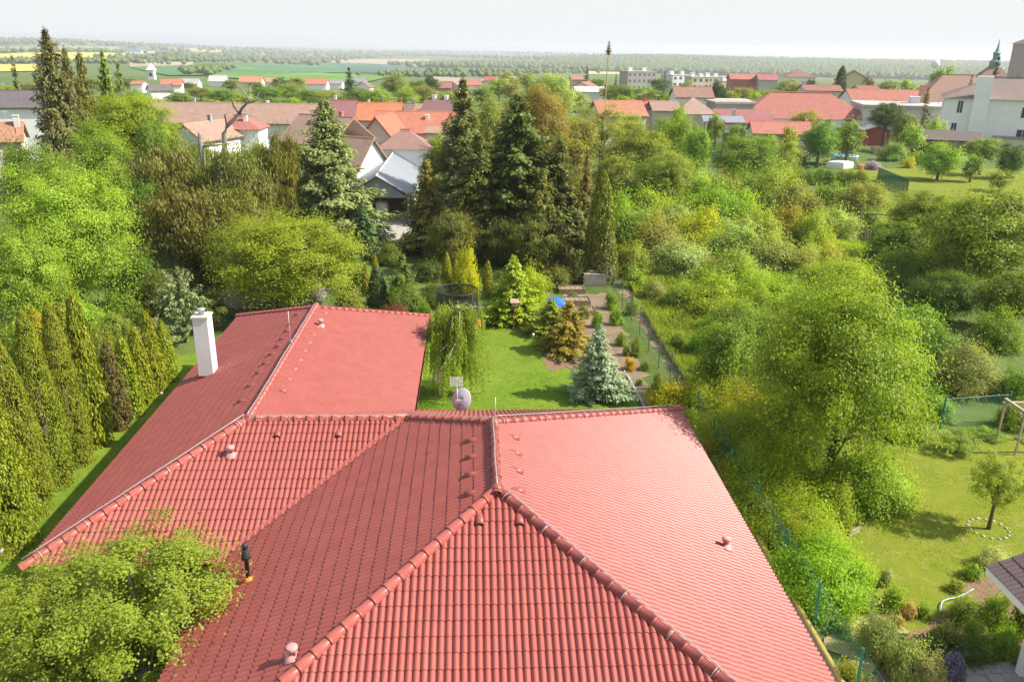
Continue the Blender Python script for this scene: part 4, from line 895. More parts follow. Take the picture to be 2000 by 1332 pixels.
for k in range(26):
    px = rv.choice([rv.uniform(275, 345), rv.uniform(330, 420)]) if k < 20 else rv.uniform(1000, 1110); py = rv.uniform(111, 122) if k < 20 else rv.uniform(122, 132)
    q = hit(px, py); d = float((q-CAM)@FH); zb = float(terr(q[0], q[1]))
    building('village_house', 'tiny house of the far village beyond the fields', q, rv.uniform(9, 16), 9, rv.uniform(-30, 30), zb+4, zb+8, 'gable', rv.choice([WHT, CREAM]), rv.choice([RED, DRED, TAN, (.5, .2, .12)]), group='houses of the far villages')
q = hit(263, 107); zb = float(terr(q[0], q[1])); building('farm_hall', 'white far hall with blue roof above the yellow field', q, 42, 14, 0, zb+7, zb+13, 'gable', WHT, (.08, .22, .6), cat='hall')
q = hit(296, 108); zb = float(terr(q[0], q[1])); building('farm_hall', 'plain white far hall right of the blue-roofed one', q, 18, 12, 0, zb+6, zb+10, 'gable', WHT, (.7, .7, .68), cat='hall')

# ------------------------------------------------------------------ things in the gardens
def P2(px, py): q = gr(px, py); return float(q[0]), float(q[1])
# trampoline with net
tx, ty = P2(893, 655); tr = empty('trampoline', (tx, ty, 0)); tag(tr, 'round trampoline with dark safety net and orange pads', 'trampoline')
TR, TH0, TH1 = 1.14, .75, 2.62
def ring(r, z, rad, n=28): mb = MB(); mb.tube([(r*math.cos(2*PI*k/n), r*math.sin(2*PI*k/n), z) for k in range(n+1)], rad, 6, False); return mb
ring(TR, TH1, .035).obj('top_ring', M['black'], tr, True); ring(TR+.05, TH0, .03).obj('frame', M['metal'], tr, True)
MB().lathe([(TR-.12, TH0-.01), (TR-.12, TH0)], 28).obj('mat', M['black'], tr)
mb = MB(); n = 28
for k in range(n):
    a, b = 2*PI*k/n, 2*PI*(k+1)/n; mb.add([(TR*math.cos(a)*.98, TR*math.sin(a)*.98, TH0), (TR*math.cos(b)*.98, TR*math.sin(b)*.98, TH0), (TR*math.cos(b), TR*math.sin(b), TH1), (TR*math.cos(a), TR*math.sin(a), TH1)], [(0, 1, 2, 3)])
mb.obj('net', M['net_dark'], tr)
for k in range(6):
    a = k*PI/3+.3; MB().tube([((TR+.06)*math.cos(a), (TR+.06)*math.sin(a), 0), ((TR+.1)*math.cos(a), (TR+.1)*math.sin(a), 1.2), (TR*math.cos(a), TR*math.sin(a), TH1)], .022, 6).obj('pole', M['black'], tr, True)
for k in range(8):
    a0, a1 = k*PI/4+.05, (k+1)*PI/4-.05; vs = []; m = 5
    for i in range(m+1):
        a = a0+(a1-a0)*i/m; vs += [((TR-.14)*math.cos(a), (TR-.14)*math.sin(a), TH0+.03), ((TR+.16)*math.cos(a), (TR+.16)*math.sin(a), TH0+.03), ((TR+.17)*math.cos(a), (TR+.17)*math.sin(a), TH0-.24)]
    fs = []
    for i in range(m): b = i*3; fs += [(b, b+1, b+4, b+3), (b+1, b+2, b+5, b+4)]
    MB().add(vs, fs).obj('pad', M['orange'], tr, True)
# bird house on a pole
bx0, by0 = P2(1004, 642); bh = empty('birdhouse', (bx0, by0, 0)); tag(bh, 'small wooden birdhouse on a thin reddish pole in the lawn', 'birdhouse')
M['redwood'] = mat_plain('red_stain', (.4, .13, .07), .7, .2, 5)
MB().tube([(0, 0, 0), (0, 0, 1.35)], .025, 7).obj('pole', M['redwood'], bh)
for a in (.3, 2.4, 4.5): MB().tube([(0, 0, .4), (.42*math.cos(a), .42*math.sin(a), 0)], .014, 5).obj('leg', M['woodpale'], bh)
MB().box(-.15, .15, -.13, .13, 1.35, 1.6).obj('box', M['woodpale'], bh); MB().add([(-.24, -.2, 1.58), (.24, -.2, 1.58), (.24, .2, 1.58), (-.24, .2, 1.58), (-.24, 0, 1.78), (.24, 0, 1.78)], [(0, 1, 5, 4), (2, 3, 4, 5), (1, 2, 5), (3, 0, 4), (3, 2, 1, 0)]).obj('roof', mat_plain('bh_roof', (.45, .3, .24), .8), bh)
def lamp(px, py, h, label):
    x, y = P2(px, py); o = MB().lathe([(.04, 0), (.04, h*.7), (.07, h*.72), (.075, h*.95), (.03, h)], 10).obj('garden_lamp', M['frame'], None, True); o.location = (x, y, 0); tag(o, label, 'lamp', 'small white garden lamps')
lamp(1041, 668, .5, 'small white garden lamp at the lawn edge by the mulch bed'); lamp(8, 1100, .55, 'small white garden lamp at the foot of the nearest thuja'); lamp(318, 782, .4, 'small white garden lamp between the thujas and red roof'); lamp(1136, 735, .5, 'small white garden lamp left of the blue spruce')
# closed parasol and statue-like post behind the dish
x, y = P2(857, 800); pr = empty('parasol', (x, y+1.5, 0)); tag(pr, 'closed beige parasol standing behind the roof edge', 'parasol')
MB().tube([(0, 0, 0), (0, 0, 2.3)], .03, 8).obj('pole', M['frame'], pr)
MB().lathe([(.34, .75), (.3, 1.1), (.2, 1.6), (.13, 2.0), (.09, 2.2), (.03, 2.35)], 9).obj('canopy', mat_plain('beige_cloth', (.62, .52, .4), .9, .08, 6), pr, True)
# raised beds
for (a, b, c, d, lab) in ((1092, 562, 1168, 575, 'far plank raised bed at the end of the kitchen garden'), (1100, 583, 1175, 598, 'middle plank raised bed of the kitchen garden'), (1108, 604, 1185, 618, 'near plank raised bed of the kitchen garden')):
    x0, y0 = P2(a, d); x1, y1 = P2(c, b); x1 = x0+1.7; y1 = y0+1.0; r_ = empty('raised_bed', ((x0+x1)/2, (y0+y1)/2, 0)); tag(r_, lab, 'raised bed', 'raised beds'); w, l = (x1-x0)/2, (y1-y0)/2
    for args in ((-w, w, -l, -l+.06), (-w, w, l-.06, l), (-w, -w+.06, -l+.061, l-.061), (w-.06, w, -l+.061, l-.061)): MB().box(*args, 0, .34).obj('plank', M['wood'], r_)
    MB().box(-w+.07, w-.07, -l+.07, l-.07, 0, .28).obj('soil', M['soil'], r_)
    for k in range(5): MB().box(-w+.2+k*(2*w-.4)/4-.02, -w+.2+k*(2*w-.4)/4+.02, -l+.1, l-.1, .285, .31).obj('stick', M['woodpale'], r_)
x, y = P2(1160, 556); ck = empty('wood_stack', (x, y, 0)); tag(ck, 'small grey stack of boards under the conifers', 'stack')
for k in range(6): MB().box(-.8+k % 2*.05, .7+k % 2*.07, -.5, .5, .05+k*.14, .16+k*.14).obj('board', M['concrete'], ck)
x, y = P2(1087, 596); bt = MB()
for i in range(6):
    for j in range(6): pass
rg = np.random.default_rng(4); vs = []; fs = []
for i in range(9):
    for j in range(9):
        u, v = i/8-.5, j/8-.5; vs.append((u*1.3, v*1.0, .25+.25*math.exp(-(u*u+v*v)*9)+rg.uniform(-.05, .05)-(.25 if abs(u) > .45 or abs(v) > .45 else 0)))
for i in range(8):
    for j in range(8): a = i*9+j; fs.append((a, a+9, a+10, a+1))
o = MB().add(vs, fs).obj('blue_tarpaulin', mat_plain('blue_sheet', (.03, .16, .6), .4, .1, 3), None, True); o.location = (x, y, 0); tag(o, 'crumpled blue tarpaulin beside the raised beds', 'tarpaulin')
# playhouse with red roof in the dark corner
building('garden_hut', 'small garden hut with red roof under the dark conifers', at(1068, 520, 58.5), 1.7, 1.6, 62, zat(1068, 520, 58), zat(1066, 488, 58.5), 'gable', (.22, .17, .13), (.5, .12, .08), ov=.35, cat='hut', z0=0, chims=())
# pavilion behind the left wing
building('garden_pavilion', 'grey shingle-roofed garden pavilion hidden behind the drooping tree', at(530, 588, 47.5), 5.6, 3.6, 0, zat(530, 590, 46), zat(530, 545, 47.5), 'hip', (.28, .22, .17), (.26, .23, .23), ov=.5, cat='pavilion')
# grey gazebo, pool, cover, netting on the right
gz = empty('gazebo', at(1595, 316, 117)*np.array([1, 1, 0])); tag(gz, 'open gazebo with grey pyramid canopy beside the blue pool', 'gazebo')
zg = zat(1595, 302, 117); zp = zat(1595, 287, 117)
MB().add([(-2, -2, zg), (2, -2, zg), (2, 2, zg), (-2, 2, zg), (0, 0, zp)], [(0, 1, 4), (1, 2, 4), (2, 3, 4), (3, 0, 4), (3, 2, 1, 0)]).obj('canopy', mat_plain('grey_cloth', (.24, .21, .2), .9, .08), gz)
for a in (-1.8, 1.8):
    for b in (-1.8, 1.8): MB().tube([(a, b, 0), (a, b, zg)], .05, 6).obj('post', M['metal'], gz)
MB().box(1.2, 1.75, -1.9, -1.85, 0, zg).obj('curtain', M['flatc'], gz, color=(.3, .42, .45))
pl = empty('pool', at(1650, 310, 119)*np.array([1, 1, 0])); tag(pl, 'round blue above-ground pool', 'pool')
MB().lathe([(1.75, 0), (1.75, .95), (1.82, 1.0), (1.7, 1.02)], 28).obj('rim', M['frame'], pl, True); MB().lathe([(1.68, .9), (1.68, 1.025)], 28).obj('water', mat_plain('pool_blue', (.1, .42, .62), .15, .1, 1), pl)
cv = MB(); cv.lathe([(1.0, 0), (1.02, .6), (.95, .9), (.6, 1.0), (.05, 1.03)], 4); o = cv.obj('cover', M['frame']); o.location = at(1640, 324, 113)*np.array([1, 1, 0]); o.scale = (1.9, 1.2, .95); o.rotation_euler = (0, 0, PI/4-.785); tag(o, 'white covered box in front of the blue pool', 'cover')
nt_ = MB(); A = np.array(P2(1712, 352)); B = np.array(P2(1772, 378))
for k in range(1): nt_.add([(A[0], A[1], 0), (B[0], B[1], 0), (B[0], B[1], 1.5), (A[0], A[1], 1.6)], [(0, 1, 2, 3)])
o = nt_.obj('shade_net', M['shade_net']); tag(o, 'dark green shade net stretched near the lilac', 'net')
# A-frame swing and plank fence
sx0, sy0 = P2(1692, 470); sw = empty('swing_frame', (sx0+.9, sy0, 0), math.radians(-22)); tag(sw, 'rustic wooden A-frame swing', 'swing')
MB().tube([(-1.9, 0, 2.25), (1.9, 0, 2.2)], .07, 7).obj('top_beam', M['wood'], sw)
for s in (-1.5, 1.5):
    for t_ in (-1, 1): MB().tube([(s, 0, 2.3), (s+.0, t_*.95, 0)], .06, 7).obj('leg', M['wood'], sw)
for s in (-.35, .35): MB().tube([(s, 0, 2.2), (s, 0, .5)], .012, 4).obj('rope', M['woodpale'], sw)
MB().box(-.4, .4, -.12, .12, .46, .5).obj('seat', M['woodpale'], sw)
A = np.array(P2(1652, 462)); B = np.array(P2(1760, 492)); pf = empty('plank_fence', (*A, 0), math.atan2(B[1]-A[1], B[0]-A[0])); tag(pf, 'weathered plank fence below the wooden swing', 'fence'); Lf = np.linalg.norm(B-A)
for k in range(int(Lf/.3)): MB().box(k*.3, k*.3+.26, -.012, .012, .05, 1.1+random.uniform(-.05, .05)).obj('plank', M['woodpale'] if k % 3 else M['wood'], pf)
for k in range(4): MB().box(k*Lf/3.2-.05, k*Lf/3.2+.05, .014, .1, 0, 1.15).obj('post', M['wood'], pf)
# wire fence along the property line
def mesh_fence(label, pts, h, net, post, prad=.03, step=2.4, name='wire_fence', topbar=False):
    p0 = np.array(pts[0]); root = empty(name, (*p0, 0)); tag(root, label, 'fence'); nm = MB()
    for i in range(len(pts)-1):
        a, b = np.array(pts[i])-p0, np.array(pts[i+1])-p0; L = np.linalg.norm(b-a); n = max(1, round(L/step))
        for k in range(n+(1 if i == len(pts)-2 else 0)):
            q = a+(b-a)*k/n; MB().tube([(q[0], q[1], 0), (q[0]+random.uniform(-.04, .04), q[1], h+.12)], prad, 7).obj('post', M[post], root)
        for k in range(n):
            q, w = a+(b-a)*k/n, a+(b-a)*(k+1)/n; MB().add([(q[0]+.03, q[1], .03), (w[0]+.03, w[1], .03), (w[0]+.03, w[1], h), (q[0]+.03, q[1], h)], [(0, 1, 2, 3)]).obj('netting', M[net], root)
            MB().tube([(q[0]+.03, q[1], h), (w[0]+.03, w[1], h)], .008, 4).obj('strand', M[post], root)
    return root
mesh_fence('green wire fence with green posts along the hedge', [(9.35, 13), (9.35, 31)], 1.6, 'net_green', 'green_post', .035, 2.6)
mesh_fence('rusty wire mesh fence along the kitchen garden', [(9.3, 33), (9.2, 45), (8.6, 57)], 1.7, 'net_grey', 'wood', .025, 2.3)
mesh_fence('green wire fence behind the orchard lawn', [P2(1835, 838), P2(1962, 828)], 1.4, 'net_green', 'green_post', .04, 2.6)
mesh_fence('thin wire fence across the far garden', [P2(1660, 372), P2(1820, 402), P2(2020, 430)], 1.2, 'net_grey', 'woodpale', .04, 3.0)
# low concrete kerb wall between house and fence
kw = empty('kerb_wall', (8.75, 12, 0)); tag(kw, 'low mossy concrete wall at the foot of the red roof', 'wall')
for k in range(8): MB().box(.0, .32, k*2.4, k*2.4+2.37, 0, .38).obj('coping', M['concrete'], kw)
MB().box(.33, .42, 0, 19.2, 0, .5).obj('edge_board', mat_plain('yellow_board', (.36, .28, .08), .8, .2, 4), kw)
# lawn edging strip on the right of the lawn
a, b = np.array(P2(1262, 805)), np.array(P2(1225, 735)); ed = MB(); dv = (b-a)/np.linalg.norm(b-a); nn = np.array([-dv[1], dv[0]])*.05
ed.add([(*(a-nn), 0), (*(a+nn), 0), (*(b+nn), 0), (*(b-nn), 0), (*(a-nn), .12), (*(a+nn), .12), (*(b+nn), .12), (*(b-nn), .12)], [(4, 5, 6, 7), (0, 1, 5, 4), (1, 2, 6, 5), (2, 3, 7, 6), (3, 0, 4, 7)]); tag(ed.obj('lawn_edging', M['concrete']), 'pale edging strip along the right side of the lawn', 'edging')
# pergola frame at the right edge
px_, py_ = P2(1982, 890); pg = empty('pergola', (px_, py_, 0)); tag(pg, 'pale timber pergola frame cut by the right edge', 'pergola')
for (a, b) in ((0, 0), (-.1, 1.1), (3, 0), (3, 1.1)): MB().box(a-.035, a+.035, b-.035, b+.035, 0, 1.75).obj('post', M['woodpale'], pg)
for b in (0, 1.1): MB().box(-.2, 3.2, b-.05, b+.05, 1.755, 1.86).obj('beam', M['woodpale'], pg)
for a in (0, 3): MB().box(a-.05, a+.05, -.2, 1.3, 1.865, 1.95).obj('beam', M['woodpale'], pg)
# crate on the lawn
cx, cy2 = P2(1660, 1040); cr_ = empty('crate', (cx, cy2, .03), .5); cr_.scale = (.7, .7, .7); tag(cr_, 'small grey wooden crate lying on the orchard lawn', 'crate')
for z in (.03, .15, .27):
    MB().box(-.35, .35, -.25, -.23, z, z+.09).obj('slat', M['concrete'], cr_); MB().box(-.35, .35, .23, .25, z, z+.09).obj('slat', M['concrete'], cr_); MB().box(-.36, -.34, -.24, .24, z, z+.09).obj('slat', M['wood'], cr_); MB().box(.34, .36, -.24, .24, z, z+.09).obj('slat', M['wood'], cr_)
MB().box(-.34, .34, -.23, .23, .01, .03).obj('base', M['wood'], cr_)
# garden hoses
def hose(label, pts, mat, rad=.02):
    q = [np.array([*P2(a, b), 0]) for a, b in pts]; out = []
    for i in range(len(q)-1):
        for k in range(6):
            t_ = k/6; p0, p1, p2_, p3 = q[max(i-1, 0)], q[i], q[i+1], q[min(i+2, len(q)-1)]
            out.append(.5*((2*p1)+(-p0+p2_)*t_+(2*p0-5*p1+4*p2_-p3)*t_*t_+(-p0+3*p1-3*p2_+p3)*t_**3)+np.array([0, 0, .1]))
    out.append(q[-1]+np.array([0, 0, .1])); o = MB().tube(out, rad, 7).obj('garden_hose', mat, None, True); tag(o, label, 'hose')
hose('pale blue garden hose curving out of the bed', [(1836, 1200), (1838, 1182), (1850, 1175), (1872, 1170), (1900, 1155)], mat_plain('hose_blue', (.35, .48, .55), .5))
hose('dark green garden hose by the grey shrubs', [(1728, 1222), (1736, 1213), (1742, 1228), (1756, 1245)], M['green_post'])
# neighbour's brown roof corner with white eave
ec = gr(1929, 1106, 2.6); nh = empty('neighbour_house', (0, 0, 0)); tag(nh, 'corner of neighbouring white house with dark brown tiled roof', 'house')
E0 = np.array([ec[0], ec[1], 2.6]); run = 4.0; tn = .42; cs_ = 1/math.hypot(1, tn); DIRS['nb'] = ((0, -1, 0), (cs_, 0, tn*cs_), (-tn*cs_, 0, cs_)); Ln_ = 7.0
q0 = E0; q1 = E0+np.array([0, -Ln_, 0]); q2 = q1+np.array([run, 0, run*tn]); q3 = q0+np.array([run, 0, run*tn])
nroof = MB().add([q-np.array([0, 0, .012]) for q in (q0, q1, q2, q3)]+[q-np.array([0, 0, .2]) for q in (q0, q1, q2, q3)], [(0, 1, 2, 3), (7, 6, 5, 4), (0, 4, 5, 1), (3, 2, 6, 7), (0, 3, 7, 4), (1, 5, 6, 2)]).obj('roof', M['frame'], nh)
make_tiles(lay_tiles([('nb', q0, [q0, q1, q2, q3])]), nroof, M['tile_brown'], 60)
MB().box(E0[0]+2.2, E0[0]+6, E0[1]-Ln_, E0[1]-.4, 0, 2.75).obj('wall', M['white'], nh)
MB().box(E0[0]+.02, E0[0]+2.19, E0[1]-Ln_, E0[1]-.02, 2.36, 2.4).obj('soffit', M['frame'], nh); MB().box(E0[0]-.03, E0[0]-.002, E0[1]-Ln_, E0[1], 2.38, 2.57).obj('fascia', M['frame'], nh)
vx, vy = P2(1992, 1322); MB().box(vx-.1, vx+.1, vy-.1, vy+.1, 0, 2.38).obj('porch_post', M['frame'], nh)
# paving of the corner patio: single slabs
pt = wsheet('patio', [P2(1886, 1296), P2(2060, 1280), P2(2060, 1420), P2(1886, 1420)], M['concrete'], 'grey paved corner patio of the neighbouring house', .06, 'patio')
o0 = np.array(P2(1890, 1300)); slab_me = MB().box(-.19, .19, -.19, .19, 0, .045).mesh('paving_slab', mat_plain('paver', (.34, .32, .31), .85, .14, 4, bumpy=.2))
for i in range(6):
    for j in range(7):
        o = link('paving_slab', slab_me, pt); o.location = (o0[0]+.2+i*.4+(j % 2)*.2, o0[1]-.2-j*.4, .062+random.uniform(0, .006))
# stone ring round the fruit tree
ax, ay = P2(1930, 1034); rs = MB()
for k in range(16):
    a = 2*PI*k/16; o = MB().lathe([(.11, 0), (.13, .06), (.08, .12), (.01, .13)], 6).obj('edging_stone', M['concrete'])
    o.location = (ax+.62*math.cos(a), ay+.62*math.sin(a), .03); o.scale = (random.uniform(.35, .65), random.uniform(.35, .65), .35); tag(o, 'pale stone in the ring round the small fruit tree', 'stone', 'ring of stones round the fruit tree')
# maypole
m0 = at(1182, 180, 185); mz = float(terr(m0[0], m0[1])); mt = zat(1185, 80, 185)-mz; mp = empty('maypole', (m0[0], m0[1], mz)); tag(mp, 'tall stripped maypole with a small spruce top', 'maypole')
MB().tube([(0, 0, 0), (.3, 0, mt-1.5)], [.16, .09], 8).obj('pole', mat_plain('peeled_wood', (.45, .26, .14), .7), mp)
o = link('spruce_top', PROTO[('spruce', 0)][0], mp, (.09, .1, .04)); o.scale = (.9, .9, 2.9); o.location = (.3, 0, mt-2.8)
# dead snag and stump in the dark conifers
sn = empty('dead_tree', at(438, 275, 66)*np.array([1, 1, 0])); tag(sn, 'bare grey dead tree with bent trunk above the brown conifers', 'tree')
zz = lambda py: zat(440, py, 66); sc_ = 66*1.02/FPX
def sp_(px, py, dy=0): return ((px-438)*sc_, dy, zz(py))
MB().tube([(0, 0, 0), sp_(437, 300), sp_(439, 262), sp_(446, 246), sp_(462, 232), sp_(470, 222)], [.26, .23, .2, .17, .13, .1], 8).obj('trunk', M['bark_grey'], sn, True)
for k, (pts, r0) in enumerate([([(470, 222), (480, 210), (492, 200), (508, 196), (522, 188)], .12), ([(492, 200), (488, 185), (480, 170), (476, 160)], .08), ([(470, 222), (463, 208), (462, 190), (466, 180)], .08), ([(446, 246), (444, 225), (450, 222)], .08), ([(480, 210), (486, 195), (494, 178), (498, 172)], .06), ([(492, 200), (505, 190), (510, 180)], .05), ([(480, 170), (470, 165), (466, 158)], .04), ([(488, 185), (497, 165)], .04), ([(470, 222), (490, 226), (500, 232)], .06), ([(463, 208), (455, 200)], .04)]):
    MB().tube([sp_(a, b, (k-4)*.12*i) for i, (a, b) in enumerate(pts)], [r0*(1-.7*i/(len(pts)-1)) for i in range(len(pts))], 6).obj('branch', M['bark_grey'], sn, True)
st = empty('broken_stump', at(392, 285, 64)*np.array([1, 1, 0])); tag(st, 'pale broken trunk stump sticking out of the brown conifers', 'tree')
MB().tube([(0, 0, 0), (0, 0, zat(392, 285, 64)), (.05, 0, zat(392, 262, 64)), (.12, 0, zat(392, 258, 64))], [.24, .22, .18, .06], 9).obj('trunk', M['bark_grey'], st, True); MB().tube([(0, 0, zat(392, 287, 64)), (1.2, -.3, zat(392, 283, 64)), (3, -.6, zat(392, 276, 64))], [.1, .08, .03], 6).obj('branch', M['bark_grey'], st, True)

# ------------------------------------------------------------------ vegetation
BR = (.19, .29, .05); MID = (.12, .2, .04); YG = (.21, .27, .03); OLV = (.19, .23, .06); SAGE = (.25, .3, .13); DKG = (.07, .13, .03); CON = (.085, .11, .04); BRC = (.115, .135, .04); THJ = (.165, .22, .02); BLU = (.2, .25, .2)
T = plant
# left side
T('broad', 105, 282, 45, 150, 'big bright green maple filling the left edge', (.21, .31, .055), ybot=640)
T('broad', 30, 420, 40, 90, 'bright leafy tree at the left edge in front of the maple', BR, ybot=640)
T('broad', 70, 262, 60, 95, 'green tree top showing behind the big left maple', MID)
T('spruce', 85, 55, 82, 88, 'tallest dark spruce at the left', (.11, .12, .05))
T('spruce', 125, 92, 88, 48, 'slim spruce just right of the tallest spruce', (.11, .12, .035))
T('spruce', 152, 98, 91, 46, 'second slim spruce right of the tallest one', (.13, .13, .035))
T('spruce', 198, 98, 95, 40, 'fresh green larch beside the left spruces', (.14, .2, .04), name='larch_tree')
T('spruce', 228, 118, 98, 30, 'smaller fresh green larch right of the taller larch', (.12, .17, .04), name='larch_tree')
T('spruce', 22, 105, 125, 26, 'distant open spruce at the left edge', (.12, .14, .06))
T('broad', 245, 160, 74, 100, 'loose bright green tree before the long brown roof', (.2, .28, .04), ybot=330)
T('broad', 185, 215, 68, 75, 'bright green tree right below the tall spruces', (.17, .25, .04))
T('broad', 375, 268, 72, 46, 'green tree before the brown gabled outbuilding', (.15, .22, .04)); T('broad', 320, 230, 74, 50, 'green tree left of the brown gabled outbuilding', (.16, .25, .04)); T('broad', 500, 262, 74, 44, 'green tree before the pink hipped house', (.15, .22, .04)); T('broad', 290, 215, 70, 45, 'green tree at the left end of the long brown roof', MID)
T('broad', 250, 330, 55, 85, 'shaded green tree between maple and brown conifers', (.1, .19, .03))
T('yew', 330, 258, 58, 100, 'brownish drooping conifer left of the broken stump', BRC, ybot=600)
T('yew', 455, 268, 58, 105, 'brownish drooping conifer below the dead tree', BRC, ybot=600)
T('yew', 535, 228, 61, 62, 'pointed brown-green conifer beside the blue-green spruce', (.13, .145, .03), ybot=520)
T('yew', 360, 345, 52, 115, 'dense brown conifer behind the plume juniper', (.11, .125, .032), ybot=600)
T('yew', 470, 350, 53, 90, 'brown-green conifer behind the drooping tree', (.125, .145, .035), ybot=600)
T('spruce', 632, 195, 64, 135, 'big blue-green spruce left of the grey barn', (.15, .2, .1))
T('spruce', 710, 400, 60, 55, 'lower blue-green spruce in front of the barn', (.11, .17, .1))
T('broad', 560, 395, 45.5, 168, 'wide drooping fruit tree above the left red roof', (.21, .26, .035), ybot=700, bark='bark_grey')
T('broad', 465, 405, 49.5, 95, 'drooping green tree left of the wide fruit tree', (.17, .21, .03), ybot=600, bark='bark_grey')
T('plume', 345, 528, 41, 66, 'silvery plume juniper behind the white chimney', (.19, .25, .17))
T('plume', 300, 620, 39, 50, 'low silvery juniper left of the plume juniper', (.19, .25, .17))
T('broad', 1600, 690, 30, 80, 'light green tree joining the linden on its left', (.17, .26, .035), ybot=900)
T('broad', 215, 600, 38, 40, 'thin leafy shrub tree behind the thuja row', (.17, .22, .05))
T('yew', 400, 560, 43, 60, 'dark drooping conifer right behind the chimney', (.12, .14, .04), ybot=720)
TH = [((5, 1070), 640, 84, 'nearest and broadest golden thuja at the left edge', THJ), ((62, 1000), 655, 52, 'second golden thuja from the left edge', (.155, .21, .025)), ((108, 948), 600, 50, 'third thuja of the row with rounded top', (.155, .21, .025)), ((150, 905), 582, 42, 'fourth thuja, one of the tallest of the row', (.15, .205, .03)),
      ((190, 868), 572, 36, 'fifth thuja with the sharpest tall tip', (.165, .215, .02)), ((232, 835), 668, 32, 'dead brown thuja in the middle of the row', (.12, .11, .045)), ((258, 812), 655, 29, 'bright thuja just beyond the dead brown one', (.185, .235, .02)), ((282, 788), 635, 27, 'narrow bright thuja third from the far end of the row', (.18, .235, .02)),
      ((306, 765), 607, 26, 'tall bright thuja second from the far end of the row', (.18, .235, .02)), ((330, 745), 624, 23, 'last bright thuja of the row by the chimney', (.18, .235, .02)), ((-5, 1090), 960, 42, 'low rounded thuja in the left corner', (.2, .22, .025))]
for b, yt, hw, lab, c_ in TH: T('thuja', b[0]-18, yt, 0, hw*1.02, lab, c_, base=b, group='thuja row on the left')
T('thuja', 62, 600, 33, 55, 'yellowish thuja behind the front row', (.22, .24, .02), group='thuja row on the left'); T('thuja', 120, 590, 36, 48, 'tall olive thuja behind the third one', (.2, .21, .03), group='thuja row on the left')
T('feather', 60, 1085, 15.2, 215, 'yellow-green cherry crown in the bottom left corner', (.19, .25, .05), ybot=1500, bark='bark_grey')
T('feather', 232, 1008, 15.8, 305, 'yellow-green cherry tree over the lower left roof corner', (.19, .25, .05), ybot=1500, bark='bark_grey')
# dark conifers and trees behind the back garden
T('spruce', 1012, 183, 62, 165, 'tall dark spruce in the centre', (.085, .11, .035))
T('spruce', 905, 152, 74, 95, 'thin-topped spruce left of the central dark spruce', (.1, .13, .05))
T('spruce', 832, 308, 62, 66, 'brownish spruce right of the grey barn', (.15, .155, .045))
T('spruce', 935, 260, 60, 100, 'dark spruce in the left front of the central group', (.095, .12, .035))
T('spruce', 1095, 270, 60, 95, 'dark spruce in the right front of the central group', (.1, .12, .035))
T('spruce', 1060, 330, 57, 70, 'lower dark spruce before the central group', (.12, .13, .035))
T('yew', 885, 400, 56, 60, 'drooping dark conifer above the trampoline', (.11, .13, .035), ybot=560)
T('yew', 990, 420, 57, 70, 'shaded dark conifer behind the bright fir', (.08, .1, .025), ybot=560)
T('spruce', 1148, 300, 62, 34, 'narrow brownish spruce at the fence', (.15, .14, .045))
T('thuja', 1180, 330, 56, 36, 'tall column-like golden thuja at the fence corner', (.125, .165, .025))
T('thuja', 1185, 430, 54, 34, 'brown-green thuja at the foot of the golden column', (.125, .14, .04))
T('broad', 1105, 235, 72, 62, 'olive tree right behind the central spruce', (.16, .18, .045))
T('broad', 865, 255, 76, 56, 'olive green tree behind the brownish spruce', (.15, .18, .045))
T('yew', 1040, 400, 56, 75, 'dark drooping conifer below the central spruce', (.1, .12, .03), ybot=560)
T('broad', 1050, 148, 92, 80, 'olive brown budding tree behind the central spruce', (.2, .17, .06), ybot=330)
T('broad', 960, 172, 88, 58, 'olive green tree between the two tall central spruces', (.16, .18, .05))
T('broad', 1085, 132, 155, 55, 'pale silver-green poplar behind the budding tree', (.24, .3, .13))
T('broad', 1130, 215, 98, 55, 'olive tree between central spruces and the bare branched tree', (.17, .2, .055))
T('airy', 1180, 186, 104, 84, 'open branched tree with bare limbs in front of the maypole', (.2, .22, .06), ybot=320, limbs=26)
T('thuja', 872, 490, 51.5, 14, 'slim golden thuja behind the trampoline', (.23, .24, .02)); T('thuja', 890, 505, 51, 11, 'second slim golden thuja behind the trampoline', (.22, .24, .02)); T('thuja', 953, 508, 51, 12, 'slim golden thuja right of the trampoline', (.2, .22, .02)); T('thuja', 712, 515, 50, 12, 'narrow thuja left of the dark red barberry', (.2, .22, .03)); T('thuja', 732, 498, 51, 11, 'pointed thuja near the barn path', (.22, .24, .03)); T('thuja', 735, 520, 48, 24, 'dark bluish thuja behind the left roof', (.07, .12, .07))
T('bush', 912, 472, 50, 32, 'tall lime yellow shrub behind the trampoline', (.32, .36, .02), name='shrub')
T('spruce', 785, 495, 48, 45, 'dark green fir left of the trampoline', (.1, .16, .04), name='fir_tree')
T('spruce', 1003, 498, 45, 64, 'bright green young fir on the lawn edge', (.2, .28, .025), name='fir_tree')
T('bush', 1035, 495, 48, 40, 'bright yellow-green shrub behind the young fir', (.26, .34, .02), name='shrub')
T('bush', 768, 586, 44, 38, 'dark red barberry behind the left roof', (.16, .06, .07)); T('bush', 825, 575, 44, 20, 'light green shrub left of the trampoline', (.18, .27, .05))
T('spruce', 1078, 585, 43, 58, 'feathery green cedar at the mulch bed', (.16, .24, .03), name='cedar_tree')
T('spruce', 1112, 588, 40.5, 62, 'rusty golden conifer in the mulch bed', (.2, .165, .04), name='golden_conifer')
T('bush', 1075, 660, 41, 34, 'golden green spreading conifer at the lawn edge', (.25, .25, .03))
T('spruce', 1172, 632, 34.5, 68, 'silvery blue spruce standing on the lawn', (.19, .27, .26), name='blue_spruce')
